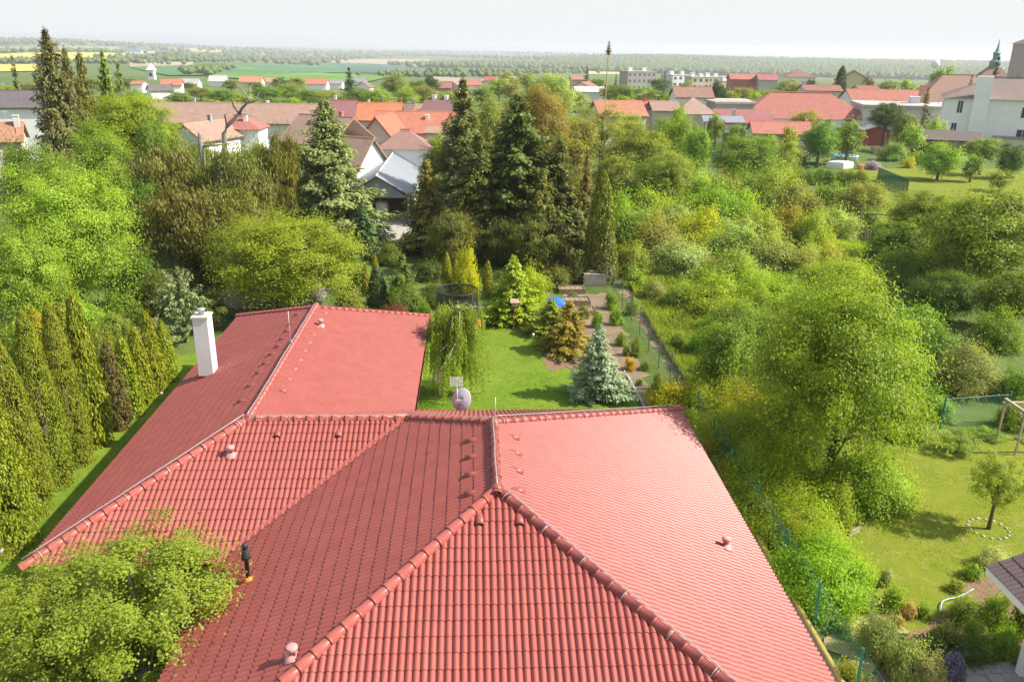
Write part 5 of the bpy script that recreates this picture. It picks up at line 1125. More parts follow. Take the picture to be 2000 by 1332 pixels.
T('bush', 1232, 690, 38, 14, 'small golden round shrub in the kitchen garden', (.36, .31, .02)); T('bush', 1205, 590, 45, 17, 'rounded green shrub beside the wire fence', (.17, .29, .06)); T('bush', 1245, 655, 40, 15, 'climbing bean plants on the wire fence', (.16, .25, .06)); T('bush', 1262, 700, 38, 14, 'leafy vine on the lower wire fence', (.15, .24, .06)); T('bush', 1285, 720, 35.5, 12, 'low leafy vegetables by the wire fence', (.15, .24, .06))
T('bush', 1315, 728, 33.5, 48, 'bright yellow-green shrub right behind the red roof', (.32, .33, .02))
T('bush', 1100, 555, 52, 22, 'olive shrub by the raised beds', (.2, .22, .08)); T('bush', 1140, 585, 46, 16, 'small young fir between the raised beds', (.14, .2, .06))
T('bush', 1380, 845, 27.5, 24, 'brownish low shrub at the corner of the red roof', (.19, .16, .05)); T('bush', 1405, 825, 28.5, 14, 'spiky pale grass clump by the green fence', (.18, .26, .12))
for px, yt, d, hw, lab, c_ in [(760, 470, 58, 34, 'green shrub before the barn path', (.12, .18, .04)), (690, 500, 52, 40, 'green shrub right of the drooping tree', (.14, .2, .04)), (840, 500, 54, 40, 'shaded shrub behind the fir', (.09, .13, .03)), (960, 520, 54, 36, 'dark shrub behind the slim right thuja', (.08, .13, .03)), (1060, 530, 52, 30, 'light green shrub at the garden hut', (.18, .26, .04)), (250, 470, 47, 60, 'shaded shrub right of the big maple', (.1, .18, .03)), (230, 560, 42, 55, 'green shrub behind the fifth thuja', (.15, .24, .04)), (150, 560, 40, 60, 'bright shrub below the big maple', (.2, .3, .05)), (420, 470, 52, 60, 'brown-green shrub under the drooping conifers', (.13, .14, .03)), (300, 520, 46, 50, 'dark shrub behind the plume juniper', (.09, .12, .03)), (380, 250, 88, 40, 'green tree-like shrub before the brown outbuilding', MID), (470, 268, 84, 46, 'green shrub before the pink hipped house', (.15, .23, .04)), (540, 275, 82, 40, 'green shrub before the brown-roofed gable', (.14, .2, .04)), (20, 255, 80, 40, 'green shrub before the small orange house', MID), (880, 300, 78, 40, 'green shrub right of the barn', (.13, .2, .04)), (1140, 440, 60, 30, 'shaded shrub at the fence conifers', (.1, .13, .03)), (1010, 480, 60, 60, 'dark undergrowth below the central spruce', (.07, .1, .02))]: T('bush', px, yt, d, hw, lab, c_)
for px, yt, d, hw, lab, c_ in [(1130, 495, 54, 40, 'dark shrub behind the raised beds', (.09, .12, .03)), (1090, 510, 53, 34, 'olive shrub right of the garden hut', (.14, .17, .04)), (905, 520, 52, 44, 'dense shrub between the slim thujas', (.13, .18, .03)), (985, 540, 50, 40, 'shaded shrub behind the young fir', (.1, .15, .03)), (850, 545, 48, 34, 'dark green shrub left of the trampoline pads', (.1, .16, .03)), (680, 560, 46, 44, 'green shrub over the far eave of the left wing', (.16, .21, .04)), (790, 540, 47, 44, 'lower green fir shrub left of the trampoline', (.12, .19, .04)), (1280, 540, 50, 36, 'sage bush at the tall grass', (.2, .25, .1)), (1340, 545, 49, 44, 'rounded green bush in the tall grass', (.17, .26, .05)), (1240, 575, 47, 20, 'small fresh bush beside the dirt path', (.18, .28, .05))]: T('bush', px, yt, d, hw, lab, c_)
for px, yt, d, hw, lab, c_ in [(30, 575, 37, 70, 'bright shrub at the left edge below the maple', (.2, .3, .05)), (110, 540, 41, 60, 'green shrub in the gap below the maple', (.16, .25, .04)), (10, 640, 33, 50, 'light shrub behind the nearest thuja', (.19, .27, .05)), (190, 620, 36, 36, 'pale shrub between maple and thujas', (.2, .26, .07)), (260, 640, 36, 34, 'pinkish twigged shrub behind the dead thuja', (.22, .23, .08))]: T('bush', px, yt, d, hw, lab, c_)
for px, yt, d, hw, lab, c_ in [(1195, 560, 48, 16, 'leafy plant beside the middle raised bed', (.17, .26, .05)), (1120, 568, 50, 18, 'feathery young conifer over the far raised bed', (.15, .2, .07)), (1168, 600, 44.5, 14, 'bushy vegetables near the low raised bed', (.16, .25, .06)), (1215, 640, 41.5, 14, 'low leafy row beside the bare soil', (.17, .26, .06)), (1225, 665, 40, 10, 'small leafy clump on the bare soil', (.18, .27, .07)), (1275, 745, 34.8, 14, 'leafy clump at the edging strip', (.17, .26, .05)), (1250, 735, 36, 9, 'tiny seedlings row near the edging strip', (.16, .25, .06)), (1345, 790, 31, 26, 'green weeds at the corner of the roof', (.15, .23, .04)), (1330, 640, 41, 22, 'rank weeds beside the dirt path', (.18, .26, .05)), (1365, 700, 37, 24, 'tall weeds at the path bend', (.16, .24, .04)), (1090, 540, 53, 20, 'light olive shrub behind the far raised bed', (.2, .23, .08)), (1150, 530, 54, 22, 'brownish shrub at the stack of boards', (.16, .15, .06))]: T('bush', px, yt, d, hw, lab, c_)
# weeping birch
wx, wy = P2(893, 792); wb = empty('weeping_birch', (wx, wy+1.0, 0)); tag(wb, 'weeping birch with pale bare limbs on the lawn', 'tree')
rw = np.random.default_rng(21); mb = MB(); HW = zat(905, 586, 35); P_ = []; A_ = []; N_ = []; T_ = []
mb.tube([(0, 0, 0), (.05, 0, HW*.45), (-.05, .05, HW*.72), (.05, 0, HW*.98)], [.13, .11, .08, .04], 8)
for k in range(60):
    a = rw.uniform(0, 2*PI); z0 = HW*rw.uniform(.45, 1.0); Rr = rw.uniform(.6, 2.5)*(1.15-.45*z0/HW); tip = np.array([math.cos(a)*Rr, math.sin(a)*Rr, z0-rw.uniform(.0, .5)]); s = np.array([0, 0, z0-.15]); m1 = s*.5+tip*.5+np.array([rw.normal(0, .12), rw.normal(0, .12), rw.uniform(.05, .4)])
    mb.tube([s, m1, tip], [.028, .02, .008], 5, False) if k % 2 else None
    for j in range(24):
        t_ = rw.uniform(.02, 1); b0 = (1-t_)**2*s+2*t_*(1-t_)*m1+t_*t_*tip+rw.normal(0, .1, 3); ln = rw.uniform(.5, 1.9); ln = min(ln, b0[2]-.12); nlf = max(4, int(ln/.05)); tt = (np.arange(nlf)+.5)/nlf
        q = np.stack([b0[0]+math.cos(a)*.12*tt+rw.normal(0, .03, nlf), b0[1]+math.sin(a)*.12*tt+rw.normal(0, .03, nlf), b0[2]-ln*tt], 1); P_.append(q); A_.append(np.repeat([[0, 0, -1.]], nlf, 0)+rw.normal(0, .45, (nlf, 3))); N_.append(rw.normal(0, 1, (nlf, 3))+np.array([math.cos(a), math.sin(a), .3])); T_.append(np.full(nlf, rw.random()*.6)+rw.random(nlf)*.4)
P_ = np.concatenate(P_); n = len(P_); link('crown', np_mesh('birch_crown', leafq(P_, np.concatenate(N_), np.concatenate(A_), .11*rw.uniform(.7, 1.3, n), .05), n, np.concatenate(T_), M['foliage']), wb, (.17, .25, .04)); mb.obj('trunk', mat_plain('birch_bark', (.36, .33, .28), .8, .25, 8), wb, True)
# overgrown garden on the right: trees
T('broad', 1255, 232, 88, 84, 'large light green tree right of the golden column thuja', (.18, .24, .045)); T('broad', 1330, 212, 102, 48, 'fresh green tree before the tan-roofed cottage', (.16, .27, .04)); T('broad', 1368, 235, 98, 34, 'small bright green tree left of the terrace canopy', (.15, .27, .04)); T('broad', 1305, 285, 80, 75, 'light green round tree in the middle of the overgrown garden', (.18, .25, .05))
T('broad', 1200, 290, 80, 55, 'olive green tree right of the narrow brownish spruce', (.17, .21, .05))
T('broad', 1462, 248, 90, 80, 'big round dark green tree below the salmon roof', (.12, .2, .03)); T('broad', 1535, 265, 95, 40, 'light green tree below the salmon roof', (.18, .25, .05))
T('broad', 1690, 345, 74, 62, 'loose pale green tree beside the swing', (.19, .24, .06), ybot=450); 
# overgrown garden: bushes
BU = [(1275, 358, 74, 48, 'lime bush left of the fresh green thicket', YG), (1395, 352, 71, 78, 'broad fresh green thicket', (.17, .3, .03)), (1500, 325, 75, 62, 'olive bush beneath the big round tree', OLV), (1560, 340, 74, 50, 'tall olive bush beside the clipped hedge', (.18, .2, .06)), (1240, 395, 63, 60, 'greyish olive bush left of the sage bushes', OLV), (1290, 415, 61, 55, 'grey-green bush right of the greyish olive one', (.2, .22, .09)), (1375, 398, 65, 50, 'lime green bush in the centre of the thicket', (.28, .33, .03)), (1440, 430, 60, 62, 'sage green bush in the centre of the thicket', SAGE), (1330, 460, 56.5, 62, 'silvery sage bush above the tall grass', (.24, .27, .15)), (1490, 405, 64, 55, 'pale green bush right of the lime one', (.22, .28, .06)), (1515, 455, 58, 58, 'grey willow bush right of the sage one', (.22, .23, .11)), (1435, 485, 54, 58, 'olive bush below the sage one', (.2, .24, .06)), (1590, 415, 64, 44, 'yellow-green bush left of the plank fence', YG), (1640, 395, 68, 45, 'silvery willow bush left of the swing', SAGE), (1570, 480, 57, 45, 'pale willow bush by the rank grass', (.23, .26, .1)), (1235, 470, 56, 40, 'dark olive bush at the tall grass', OLV), (1500, 530, 49, 72, 'fresh yellow-green bush right of the tall grass', (.22, .29, .035)), (1400, 535, 48, 62, 'yellow-green bush beside the tall grass', (.22, .3, .035)), (1590, 560, 46, 58, 'light green bush left of the big linden', (.2, .26, .06)), (1450, 590, 43.5, 66, 'green bush below the yellow-green one', (.16, .24, .04)), (1540, 610, 42, 60, 'pale green bush left of the linden trunk', (.2, .25, .07)), (1400, 640, 40, 50, 'darker green bush along the dirt path', (.12, .2, .035)), (1480, 660, 38, 72, 'dark elder bush beside the linden', (.12, .2, .04)), (1420, 715, 35, 55, 'shaded dark green bush near the roof corner', (.09, .16, .03)), (1490, 745, 33, 55, 'deep green bush under the linden edge', (.1, .17, .03)), (1665, 500, 52, 85, 'wide yellow-green bush behind the linden top', (.23, .3, .035)), (1750, 490, 55, 60, 'green bush right of the linden top', (.16, .24, .04)), (1330, 385, 68, 36, 'small pale bush in the thicket', SAGE), (1620, 470, 58, 36, 'low yellowish bush by the plank fence', (.27, .29, .05)), (1455, 370, 70, 45, 'light green bush right of the fresh thicket', (.2, .3, .04)), (1210, 365, 70, 36, 'fresh green bush beside the golden column thuja', (.17, .28, .03)), (1545, 400, 66, 42, 'green bush with rusty twigs', (.22, .2, .05)), (1630, 350, 82, 40, 'dark green bush below the clipped hedge', (.14, .22, .04)), (1700, 400, 72, 40, 'light bush behind the swing', (.17, .25, .05))]
BU += [(1960, 600, 42, 50, 'dark green bush at the right edge behind the olive shrub', (.12, .18, .025)), (1750, 660, 40, 50, 'green bush behind the linden foliage', (.15, .23, .03)), (1990, 790, 32, 36, 'green bush right of the olive shrub', (.14, .22, .03)), (1830, 770, 33, 40, 'low green bush at the wire fence', (.15, .24, .04)), (1960, 445, 62, 50, 'green bush below the far garden lawn', (.15, .23, .03)), (1870, 415, 68, 44, 'leafy bush left of the far garden lawn edge', (.16, .24, .03)), (1225, 320, 84, 45, 'green bush under the large light green tree', MID), (1290, 330, 82, 45, 'bright bush below the round garden tree', BR), (1355, 318, 84, 45, 'fresh bush left of the big round tree', BR), (1420, 335, 80, 40, 'olive bush left below the big round tree', OLV), (1530, 318, 86, 40, 'light bush right of the big round tree', (.2, .27, .05)), (1455, 322, 84, 40, 'dark bush at the foot of the big round tree', (.12, .2, .03)), (1240, 520, 53, 22, 'small green bush at the fence end', (.17, .27, .04)), (1780, 440, 60, 60, 'leafy green bush right of the swing', (.15, .23, .03)), (1850, 470, 56, 60, 'green bush under the walnut', (.13, .2, .025)), (1640, 610, 43, 60, 'light yellow-green bush behind the linden trunk', (.21, .28, .04)), (1790, 600, 44, 60, 'green bush right behind the linden', (.14, .22, .03)), (1800, 720, 36, 50, 'green bush between linden and olive shrub', (.15, .24, .03)), (1990, 720, 35, 40, 'green bush at the right edge above the pergola', (.13, .2, .03)), (1840, 640, 40, 50, 'dark bush left of the olive shrub', (.1, .16, .025)), (1530, 780, 31, 60, 'broad green bush at the hedge end', (.15, .25, .025)), (1440, 800, 31, 45, 'shaded bush behind the hedge', (.1, .17, .02)), (1660, 560, 46, 50, 'pale yellow bush left of the linden crown', (.24, .3, .05))]
for px, yt, d, hw, lab, c_ in BU: T('bush', px, yt-10, d, hw*1.15, lab, tuple(np.array(c_)*np.array([1.0, 1.12, 1.0])), group='bushes of the overgrown garden')
rb = random.Random(9)
for zi, (x0, x1, y0, y1, n_, lab, cs) in enumerate([(1210, 1600, 345, 430, 16, 'small fresh shrub filling the far part of the thicket', [BR, (.2, .28, .05), OLV]), (1370, 1640, 470, 620, 16, 'small leafy shrub filling the middle of the thicket', [(.2, .29, .04), SAGE, (.17, .26, .04)]), (1420, 1600, 650, 800, 12, 'small dark shrub filling the near part of the thicket', [(.12, .2, .03), (.15, .23, .04)]), (1720, 2000, 480, 640, 14, 'small dark shrub below the right-edge trees', [(.1, .17, .025), (.13, .2, .03)])]):
    for _ in range(n_):
        bx_, by_ = rb.uniform(x0, x1), rb.uniform(y0, y1); dd = float((gr(bx_, by_)-CAM)@FH); T('bush', bx_, by_-rb.uniform(1.4, 2.6)*FPX/dd*.95, 0, rb.uniform(1.1, 1.9)*FPX/dd, lab, rb.choice(cs), base=(bx_, by_), group=lab)
# right-hand trees
T('cone', 1695, 470, 26.8, 192, 'large bright linden on the right', (.17, .27, .03), ybot=1060, lean=(.5, .3), trunk_r=.16)
T('broad', 1430, 600, 34, 70, 'darker green tree left of the linden', (.13, .21, .03), ybot=850)
T('broad', 1945, 345, 52, 140, 'dark yellow-green tree at the right edge', (.14, .205, .022), ybot=690); T('broad', 1815, 358, 60, 78, 'yellowish green walnut beside the swing', (.165, .225, .03), ybot=480); T('broad', 1860, 520, 47, 85, 'shaded deep green tree behind the olive shrub', (.09, .14, .02), ybot=680); T('broad', 1985, 520, 45, 70, 'deep green tree at the right edge below the yellow-green one', (.11, .16, .02), ybot=700); T('broad', 1760, 420, 58, 70, 'green tree between the swing and the right edge trees', (.13, .2, .025), ybot=520)
T('bush', 1905, 655, 36, 80, 'greyish olive rounded shrub behind the wire fence', (.2, .23, .09))
T('airy', 1930, 868, 0, 84, 'small fruit tree with stone ring on the orchard lawn', (.19, .27, .05), ybot=1000, base=(1930, 1034), limbs=16, trunk_r=.06)
T('airy', 1880, 835, 29.5, 50, 'thin young fruit tree by the wire fence', (.18, .26, .06), ybot=900); T('bush', 1930, 840, 31, 40, 'loose climbing shrub beside the pergola', (.18, .26, .06))
T('bush', 1500, 855, 25.5, 80, 'leafy green shrub between hedge and linden', (.18, .28, .02)); T('bush', 1460, 880, 27, 60, 'dark leafy shrub at the far hedge end', (.13, .21, .02)); T('bush', 1710, 845, 25.6, 115, 'light green undergrowth below the linden crown', (.19, .28, .03)); T('bush', 1640, 930, 24, 60, 'low leafy sprouts at the linden trunk', (.18, .27, .03)); T('bush', 1590, 940, 23.5, 70, 'bright shrub at the foot of the linden', (.2, .3, .02)); T('bush', 1775, 800, 31, 60, 'leafy green undergrowth at the foot of the linden', (.16, .25, .03)); T('bush', 1580, 830, 29, 55, 'dark ivy-like undergrowth left of the linden foot', (.1, .17, .02))
T('broad', 1845, 272, 103, 48, 'round bright green tree before the open shed', (.17, .28, .04), ybot=365); T('broad', 1928, 262, 108, 38, 'green garden tree before the school', (.17, .25, .05), ybot=320); T('broad', 1905, 300, 102, 22, 'small tree between the round tree and school', (.15, .24, .05)); T('broad', 1985, 272, 105, 36, 'dark green tree before the school at the right edge', (.07, .13, .04), ybot=350)
T('broad', 1608, 230, 113, 46, 'deep green tree above the grey gazebo', (.12, .22, .03)); T('broad', 1665, 228, 116, 30, 'green tree left of the brick red shed', (.13, .21, .04)); T('broad', 1580, 208, 135, 36, 'pale yellow-green tree before the hall', (.22, .25, .07)); T('yew', 1738, 194, 135, 40, 'dark pine before the depot', (.075, .12, .05), ybot=260, name='pine_tree'); T('broad', 1775, 215, 132, 34, 'green tree right of the dark pine', (.13, .2, .06)); T('bush', 1830, 220, 140, 30, 'light green bush left of the school', (.18, .28, .05)); T('bush', 1750, 268, 122, 34, 'green shrubs before the open shed', (.17, .25, .06)); T('bush', 1795, 285, 118, 18, 'small green shrub with yellow flowers nearby', (.18, .26, .04)); T('bush', 1778, 304, 114, 13, 'bright yellow flowering shrub in the far garden', (.36, .4, .03)); T('bush', 1708, 312, 112, 20, 'lilac purple flowering bush', (.27, .23, .65)); T('bush', 1682, 316, 112, 11, 'pinkish dry bush left of the lilac one', (.4, .28, .24)); T('bush', 1560, 285, 116, 26, 'pale green bush left of the grey gazebo', (.19, .24, .07)); T('bush', 1735, 348, 104, 30, 'low green bushes below the shade net', (.2, .27, .06))
T('broad', 1960, 330, 95, 30, 'small garden tree at the far right lawn', (.17, .25, .05))
# clipped hedges: leaf-covered boxes
def hedge(label, a, b, wid, h, step, col, name='hedge', vary=.25):
    a = np.array(a); b = np.array(b); L = np.linalg.norm(b-a); dv = (b-a)/L; nv = np.array([-dv[1], dv[0]]); root = empty(name, (a[0], a[1], 0)); tag(root, label, 'hedge'); n = max(2, int(L/step)); rh = random.Random(len(label))
    for k in range(n):
        q = dv*(k+.5)*L/n+nv*rh.uniform(-.18, .18)*wid; o = link('foliage', proto('bush', 60 if step < 1.6 else 30), root, tuple(c*rh.uniform(.85, 1.15) for c in col)); o.location = (q[0], q[1], 0); r = wid*.62*rh.uniform(1-vary, 1+vary); o.scale = (r, r, h*rh.uniform(1-vary*.7, 1+vary*.7)); o.rotation_euler = (0, 0, rh.uniform(0, 6.28))
        MB().tube([(q[0], q[1], 0), (q[0]+.05, q[1], h*.5)], .03, 5).obj('stem', M['bark'], root)
hedge('thick leafy hedge between the green fence and the orchard lawn', (10.5, 19.2), (10.8, 33), 3.0, 2.0, .9, (.2, .28, .022))
hedge('clipped dark green hedge before the blue pool', P2(1550, 358), P2(1690, 366), 2.2, 2.2, 1.1, (.13, .21, .03), vary=.06)
hedge('low leafy hedge beside the plank fence', P2(1730, 505), P2(1800, 520), 1.6, 1.2, 1.0, (.12, .2, .03))
# corner garden plants bottom right
CG = [('bush', 1700, 1185, (1705, 1275), 50, 'silvery green willow-leaved shrub behind the near green post', (.22, .27, .13)), ('bush', 1760, 1225, (1765, 1325), 48, 'silvery green shrub left of the lavender', (.24, .29, .16)), ('bush', 1810, 1262, (1810, 1345), 40, 'grey-white wormwood clump at the bottom', (.3, .34, .22)), ('bush', 1855, 1262, (1858, 1318), 26, 'violet lavender clump by the patio', (.2, .19, .55)), ('bush', 1735, 1132, (1738, 1192), 30, 'fresh green grass clump by the straw ground', (.2, .32, .04)), ('bush', 1772, 1168, (1772, 1205), 20, 'tan dry grass clump on the lawn edge', (.33, .28, .14)), ('bush', 1750, 1192, (1750, 1222), 18, 'smaller tan dry grass clump', (.32, .27, .14)), ('bush', 1880, 1150, (1880, 1215), 36, 'light green leafy shrub by the blue hose', (.2, .3, .07)), ('bush', 1935, 1135, (1935, 1225), 34, 'leafy green shrub under the brown eave', (.18, .28, .05)), ('bush', 1900, 1205, (1900, 1262), 36, 'rounded green herb bush in the planting bed', (.17, .28, .07)), ('bush', 1960, 1215, (1960, 1275), 38, 'bright green herb bush near the porch post', (.18, .3, .05)), ('bush', 1850, 1205, (1850, 1262), 30, 'pale green herb clump left in the bed', (.22, .3, .1)), ('bush', 1815, 1240, (1815, 1285), 34, 'dark low juniper in the planting bed', (.08, .15, .05)), ('bush', 1890, 1250, (1890, 1288), 40, 'dark cushion plants beside the patio', (.09, .16, .06)), ('bush', 1940, 1062, (1938, 1108), 34, 'silver feathery shrub behind the brown roof corner', (.32, .38, .26)), ('bush', 1725, 1105, (1728, 1142), 16, 'small grey-green perennial by the hedge end', (.24, .28, .16)), ('bush', 1640, 1270, (1655, 1345), 30, 'yellowish green shrub at the kerb wall end', (.24, .28, .05)), ('bush', 1985, 1150, (1990, 1235), 30, 'green shrub close under the white eave', (.16, .26, .05))]
CG += [('bush', 1895, 1095, (1896, 1128), 22, 'low green shrub at the upper end of the planting bed', (.17, .27, .05)), ('bush', 1868, 1125, (1866, 1155), 20, 'pale green perennial beside the hose end', (.2, .28, .08)), ('bush', 1690, 1165, (1692, 1195), 22, 'low grassy tuft at the hedge foot', (.2, .28, .06)), ('bush', 1715, 1205, (1716, 1235), 20, 'dry yellowish tuft on the straw ground', (.34, .3, .12)), ('bush', 1640, 1205, (1645, 1240), 24, 'leafy weeds at the near green post', (.18, .28, .04)), ('bush', 1800, 1170, (1802, 1205), 18, 'green perennial left of the blue hose', (.19, .29, .05)), ('bush', 1830, 1215, (1830, 1250), 24, 'green perennial below the blue hose', (.18, .28, .06)), ('bush', 1985, 1262, (1988, 1300), 26, 'green herb clump beside the porch post', (.17, .27, .06)), ('bush', 1925, 1250, (1926, 1290), 28, 'green ground cover along the patio edge', (.15, .24, .06)), ('bush', 1770, 1260, (1772, 1300), 26, 'grey-green clump in the middle of the corner garden', (.2, .25, .12)), ('bush', 1680, 1300, (1685, 1345), 30, 'dark green shrub at the bottom by the fence', (.12, .18, .04))]
for kind, px, yt, b, hw, lab, c_ in CG: T(kind, px, yt, 0, hw, lab, c_, base=b, cat='plant', name='garden_plant', group='plants of the corner garden')
# tall rank grass: uncountable
def grass(name, label, polys, n, h0, h1, col, seed, wd=.05):
    rng = np.random.default_rng(seed); Ps = []
    for (a, b, c, d) in polys:
        a, b, c, d = (np.array(q) for q in (a, b, c, d)); m = n//len(polys); u = rng.random((m, 1)); v = rng.random((m, 1)); Ps.append(a*(1-u)*(1-v)+b*u*(1-v)+c*u*v+d*(1-u)*v)
    P = np.concatenate(Ps); m = len(P); pat = .5+.5*np.sin(P[:, 0]*1.1+np.sin(P[:, 1]*.9)*1.5)*np.sin(P[:, 1]*.8+1); H = (h0+(h1-h0)*pat)*rng.uniform(.6, 1.2, m)
    C3 = np.stack([P[:, 0], P[:, 1], H*.5], 1); r = rng.normal(0, 1, (m, 3)); o = link(name, np_mesh(name, leafq(C3, r*np.array([1, 1, .25]), np.array([0, 0, 1.])+r[:, [1, 2, 0]]*.3, H, wd*(1+rng.random(m))), m, pat*.5+rng.random(m)*.5, M['foliage']), None, col); tag(o, label, 'grass', kind='stuff')
Q = P2
grass('tall_grass', 'tall fresh grass beside the dirt path', [(Q(1215, 530), Q(1330, 535), Q(1420, 690), Q(1275, 650)), (Q(1275, 650), Q(1420, 690), Q(1430, 790), Q(1350, 770)), ((11, 27), (14, 27), (15, 34), (11.2, 34))], 42000, .25, .75, (.17, .245, .05), 1)
grass('meadow_grass', 'pale meadow grass in the overgrown garden', [(Q(1540, 470), Q(1700, 480), Q(1740, 600), Q(1560, 590)), (Q(1200, 430), Q(1640, 400), Q(1640, 560), Q(1220, 540))], 40000, .3, .8, (.19, .29, .06), 2)
grass('orchard_grass', 'short yellowish grass of the orchard lawn', [((12.2, 13), (24, 13), (30, 30), (12.2, 30))], 36000, .04, .1, (.16, .21, .02), 3, .014)
grass('lawn_grass', 'short grass blades of the back lawn', [((-2.4, 27.2), (7.0, 27.2), (6, 34), (-2.4, 34)), ((-2.4, 34), (4.2, 34), (2, 44), (-2.4, 44))], 30000, .03, .07, (.11, .2, .014), 4, .014)
# ------------------------------------------------------------------ town trees
TT_ = [(330, 232, 106, 26, MID), (565, 248, 97, 34, BR), (415, 238, 104, 22, MID), (605, 222, 112, 20, MID), (1235, 212, 120, 34, BR), (1300, 222, 114, 34, MID), (1402, 218, 132, 22, BR), (1440, 236, 124, 26, MID), (1505, 262, 114, 26, BR), (1655, 232, 126, 24, MID), (1545, 240, 122, 22, YG), (1785, 240, 128, 26, BR), (740, 245, 96, 18, MID), (850, 255, 92, 26, BR), (1270, 200, 150, 26, MID), (1330, 205, 142, 20, BR), (1480, 195, 190, 20, MID), (1640, 190, 185, 20, BR), (260, 175, 190, 30, MID), (300, 190, 175, 30, BR), (345, 178, 210, 30, MID), (390, 168, 240, 34, OLV), (430, 172, 220, 34, MID), (470, 180, 190, 30, BR), (520, 168, 230, 36, MID), (560, 160, 240, 38, BR), (600, 172, 210, 36, MID), (575, 185, 165, 30, BR), (640, 175, 200, 34, OLV), (700, 168, 210, 36, MID), (735, 168, 190, 38, BR), (768, 140, 260, 32, (.16, .21, .07)), (790, 165, 185, 34, BR), (825, 160, 200, 38, (.18, .21, .06)), (870, 172, 180, 32, BR), (905, 178, 190, 30, MID), (940, 165, 230, 26, MID), (975, 148, 260, 26, BR), (1000, 158, 240, 26, OLV), (1125, 175, 210, 30, (.2, .28, .1)), (1215, 160, 230, 34, MID), (1250, 165, 240, 38, BR), (1285, 172, 210, 36, MID), (1315, 178, 195, 26, BR), (1220, 185, 175, 30, BR), (1270, 190, 165, 36, YG), (1420, 172, 210, 30, OLV), (1450, 165, 215, 36, (.19, .24, .06)), (1500, 168, 195, 38, (.18, .24, .05)), (1545, 150, 240, 36, (.18, .24, .05)), (1480, 178, 185, 30, BR), (1590, 160, 260, 22, MID), (1775, 150, 240, 24, BR), (1740, 150, 300, 24, (.17, .22, .1)), (1850, 124, 235, 26, BR), (1835, 130, 232, 20, MID), (450, 155, 330, 24, OLV), (365, 160, 330, 22, MID), (245, 150, 330, 28, MID), (215, 165, 260, 30, OLV), (545, 150, 330, 20, DKG), (500, 160, 320, 20, MID), (580, 148, 350, 20, OLV), (845, 150, 330, 18, DKG), (815, 155, 300, 22, MID), (990, 140, 420, 24, OLV), (1030, 142, 380, 28, BR), (1060, 150, 300, 26, MID), (1170, 150, 350, 22, MID), (1190, 165, 250, 26, OLV), (1340, 160, 300, 24, MID), (1700, 158, 330, 22, OLV), (170, 150, 300, 30, MID), (60, 160, 260, 40, OLV), (10, 165, 230, 34, BR), (1640, 165, 260, 16, MID), (1290, 150, 380, 26, DKG), (1400, 175, 220, 20, BR), (755, 180, 170, 28, BR), (660, 185, 172, 28, MID), (845, 182, 172, 28, MID), (530, 187, 172, 26, MID), (410, 190, 168, 28, OLV), (455, 192, 160, 24, BR), (310, 168, 280, 22, BR)]
nm_c = lambda c: 'olive green' if c in (OLV, (.18, .21, .06), (.16, .21, .07)) else 'dark green' if c == DKG else 'bright green' if c in (BR, YG) else 'green'
NEAR = [(0, 'below the yellow fields at the far left'), (200, 'behind the larches on the left'), (330, 'above the long roof left of the dead tree'), (500, 'above the long roof right of the dead tree'), (600, 'near the distant dark spruce'), (720, 'behind the orange roofs'), (880, 'left of the central spruces'), (960, 'behind the central spruces'), (1110, 'around the maypole'), (1235, 'in front of the flats'), (1400, 'behind the big red hall'), (1600, 'behind the right-hand gables'), (1800, 'behind the great brown barn')]
LB = {}
for k, (px, yt, d, hw, c_) in enumerate(TT_):
    plc = [s for x0, s in NEAR if px >= x0][-1]; far = 'distant' if d > 270 else 'rounded'; LB.setdefault((far, nm_c(c_), plc), []).append((px, k))
ORD = ['leftmost', 'second from left', 'third from left', 'fourth from left', 'fifth from left']
for (far, cn_, plc), lst in LB.items():
    lst.sort()
    for i, (px, k) in enumerate(lst):
        _, yt, d, hw, c_ = TT_[k]; o_ = '' if len(lst) == 1 else ('rightmost ' if i == len(lst)-1 else ORD[i]+' ')
        T('broad', px, yt, d, hw, f'{o_}{far} {cn_} tree {plc}', c_, group='trees of the town '+plc, limbs=4)
for (px, yt, d, hw, lab, k_, c_) in [(681, 130, 265, 22, 'distant dark spruce standing alone above the trees', 'spruce', (.05, .08, .05)), (1147, 130, 330, 13, 'dark small spruce left of the maypole', 'spruce', (.05, .08, .045)), (1204, 143, 320, 8, 'tiny dark spruce right of the maypole', 'spruce', (.06, .09, .05)), (1647, 128, 235, 17, 'dark cypress beside the yellow gabled house', 'thuja', (.06, .1, .04)), (1632, 150, 225, 12, 'brownish small conifer left of the dark cypress', 'spruce', (.2, .15, .05)), (1700, 148, 228, 22, 'dark copper round tree right of the yellow house', 'broad', (.1, .09, .06)), (1405, 152, 178, 24, 'dark pine between the tan cottage and flats', 'yew', (.06, .1, .055)), (1585, 148, 230, 22, 'dark pine beside the brown villa', 'yew', (.06, .1, .045)), (1952, 108, 178, 24, 'dark spruce in front of the church', 'spruce', (.08, .09, .045)), (1900, 145, 168, 16, 'thin spruce before the great barn', 'spruce', (.11, .12, .06)), (1815, 168, 165, 18, 'olive conifer before the great barn', 'spruce', (.14, .14, .06)), (1985, 138, 172, 22, 'dark pine tops behind the school roof', 'yew', (.07, .1, .05)), (840, 146, 330, 16, 'dark round pine above the dark red roof row', 'yew', (.06, .09, .05)), (1300, 135, 420, 8, 'tiny dark conifer above the flats', 'spruce', (.07, .1, .06)), (1388, 232, 122, 10, 'slim dark thuja beside the terrace canopy', 'thuja', (.1, .15, .03))]:
    T(k_, px, yt, d, hw, lab, c_, ybot=None)
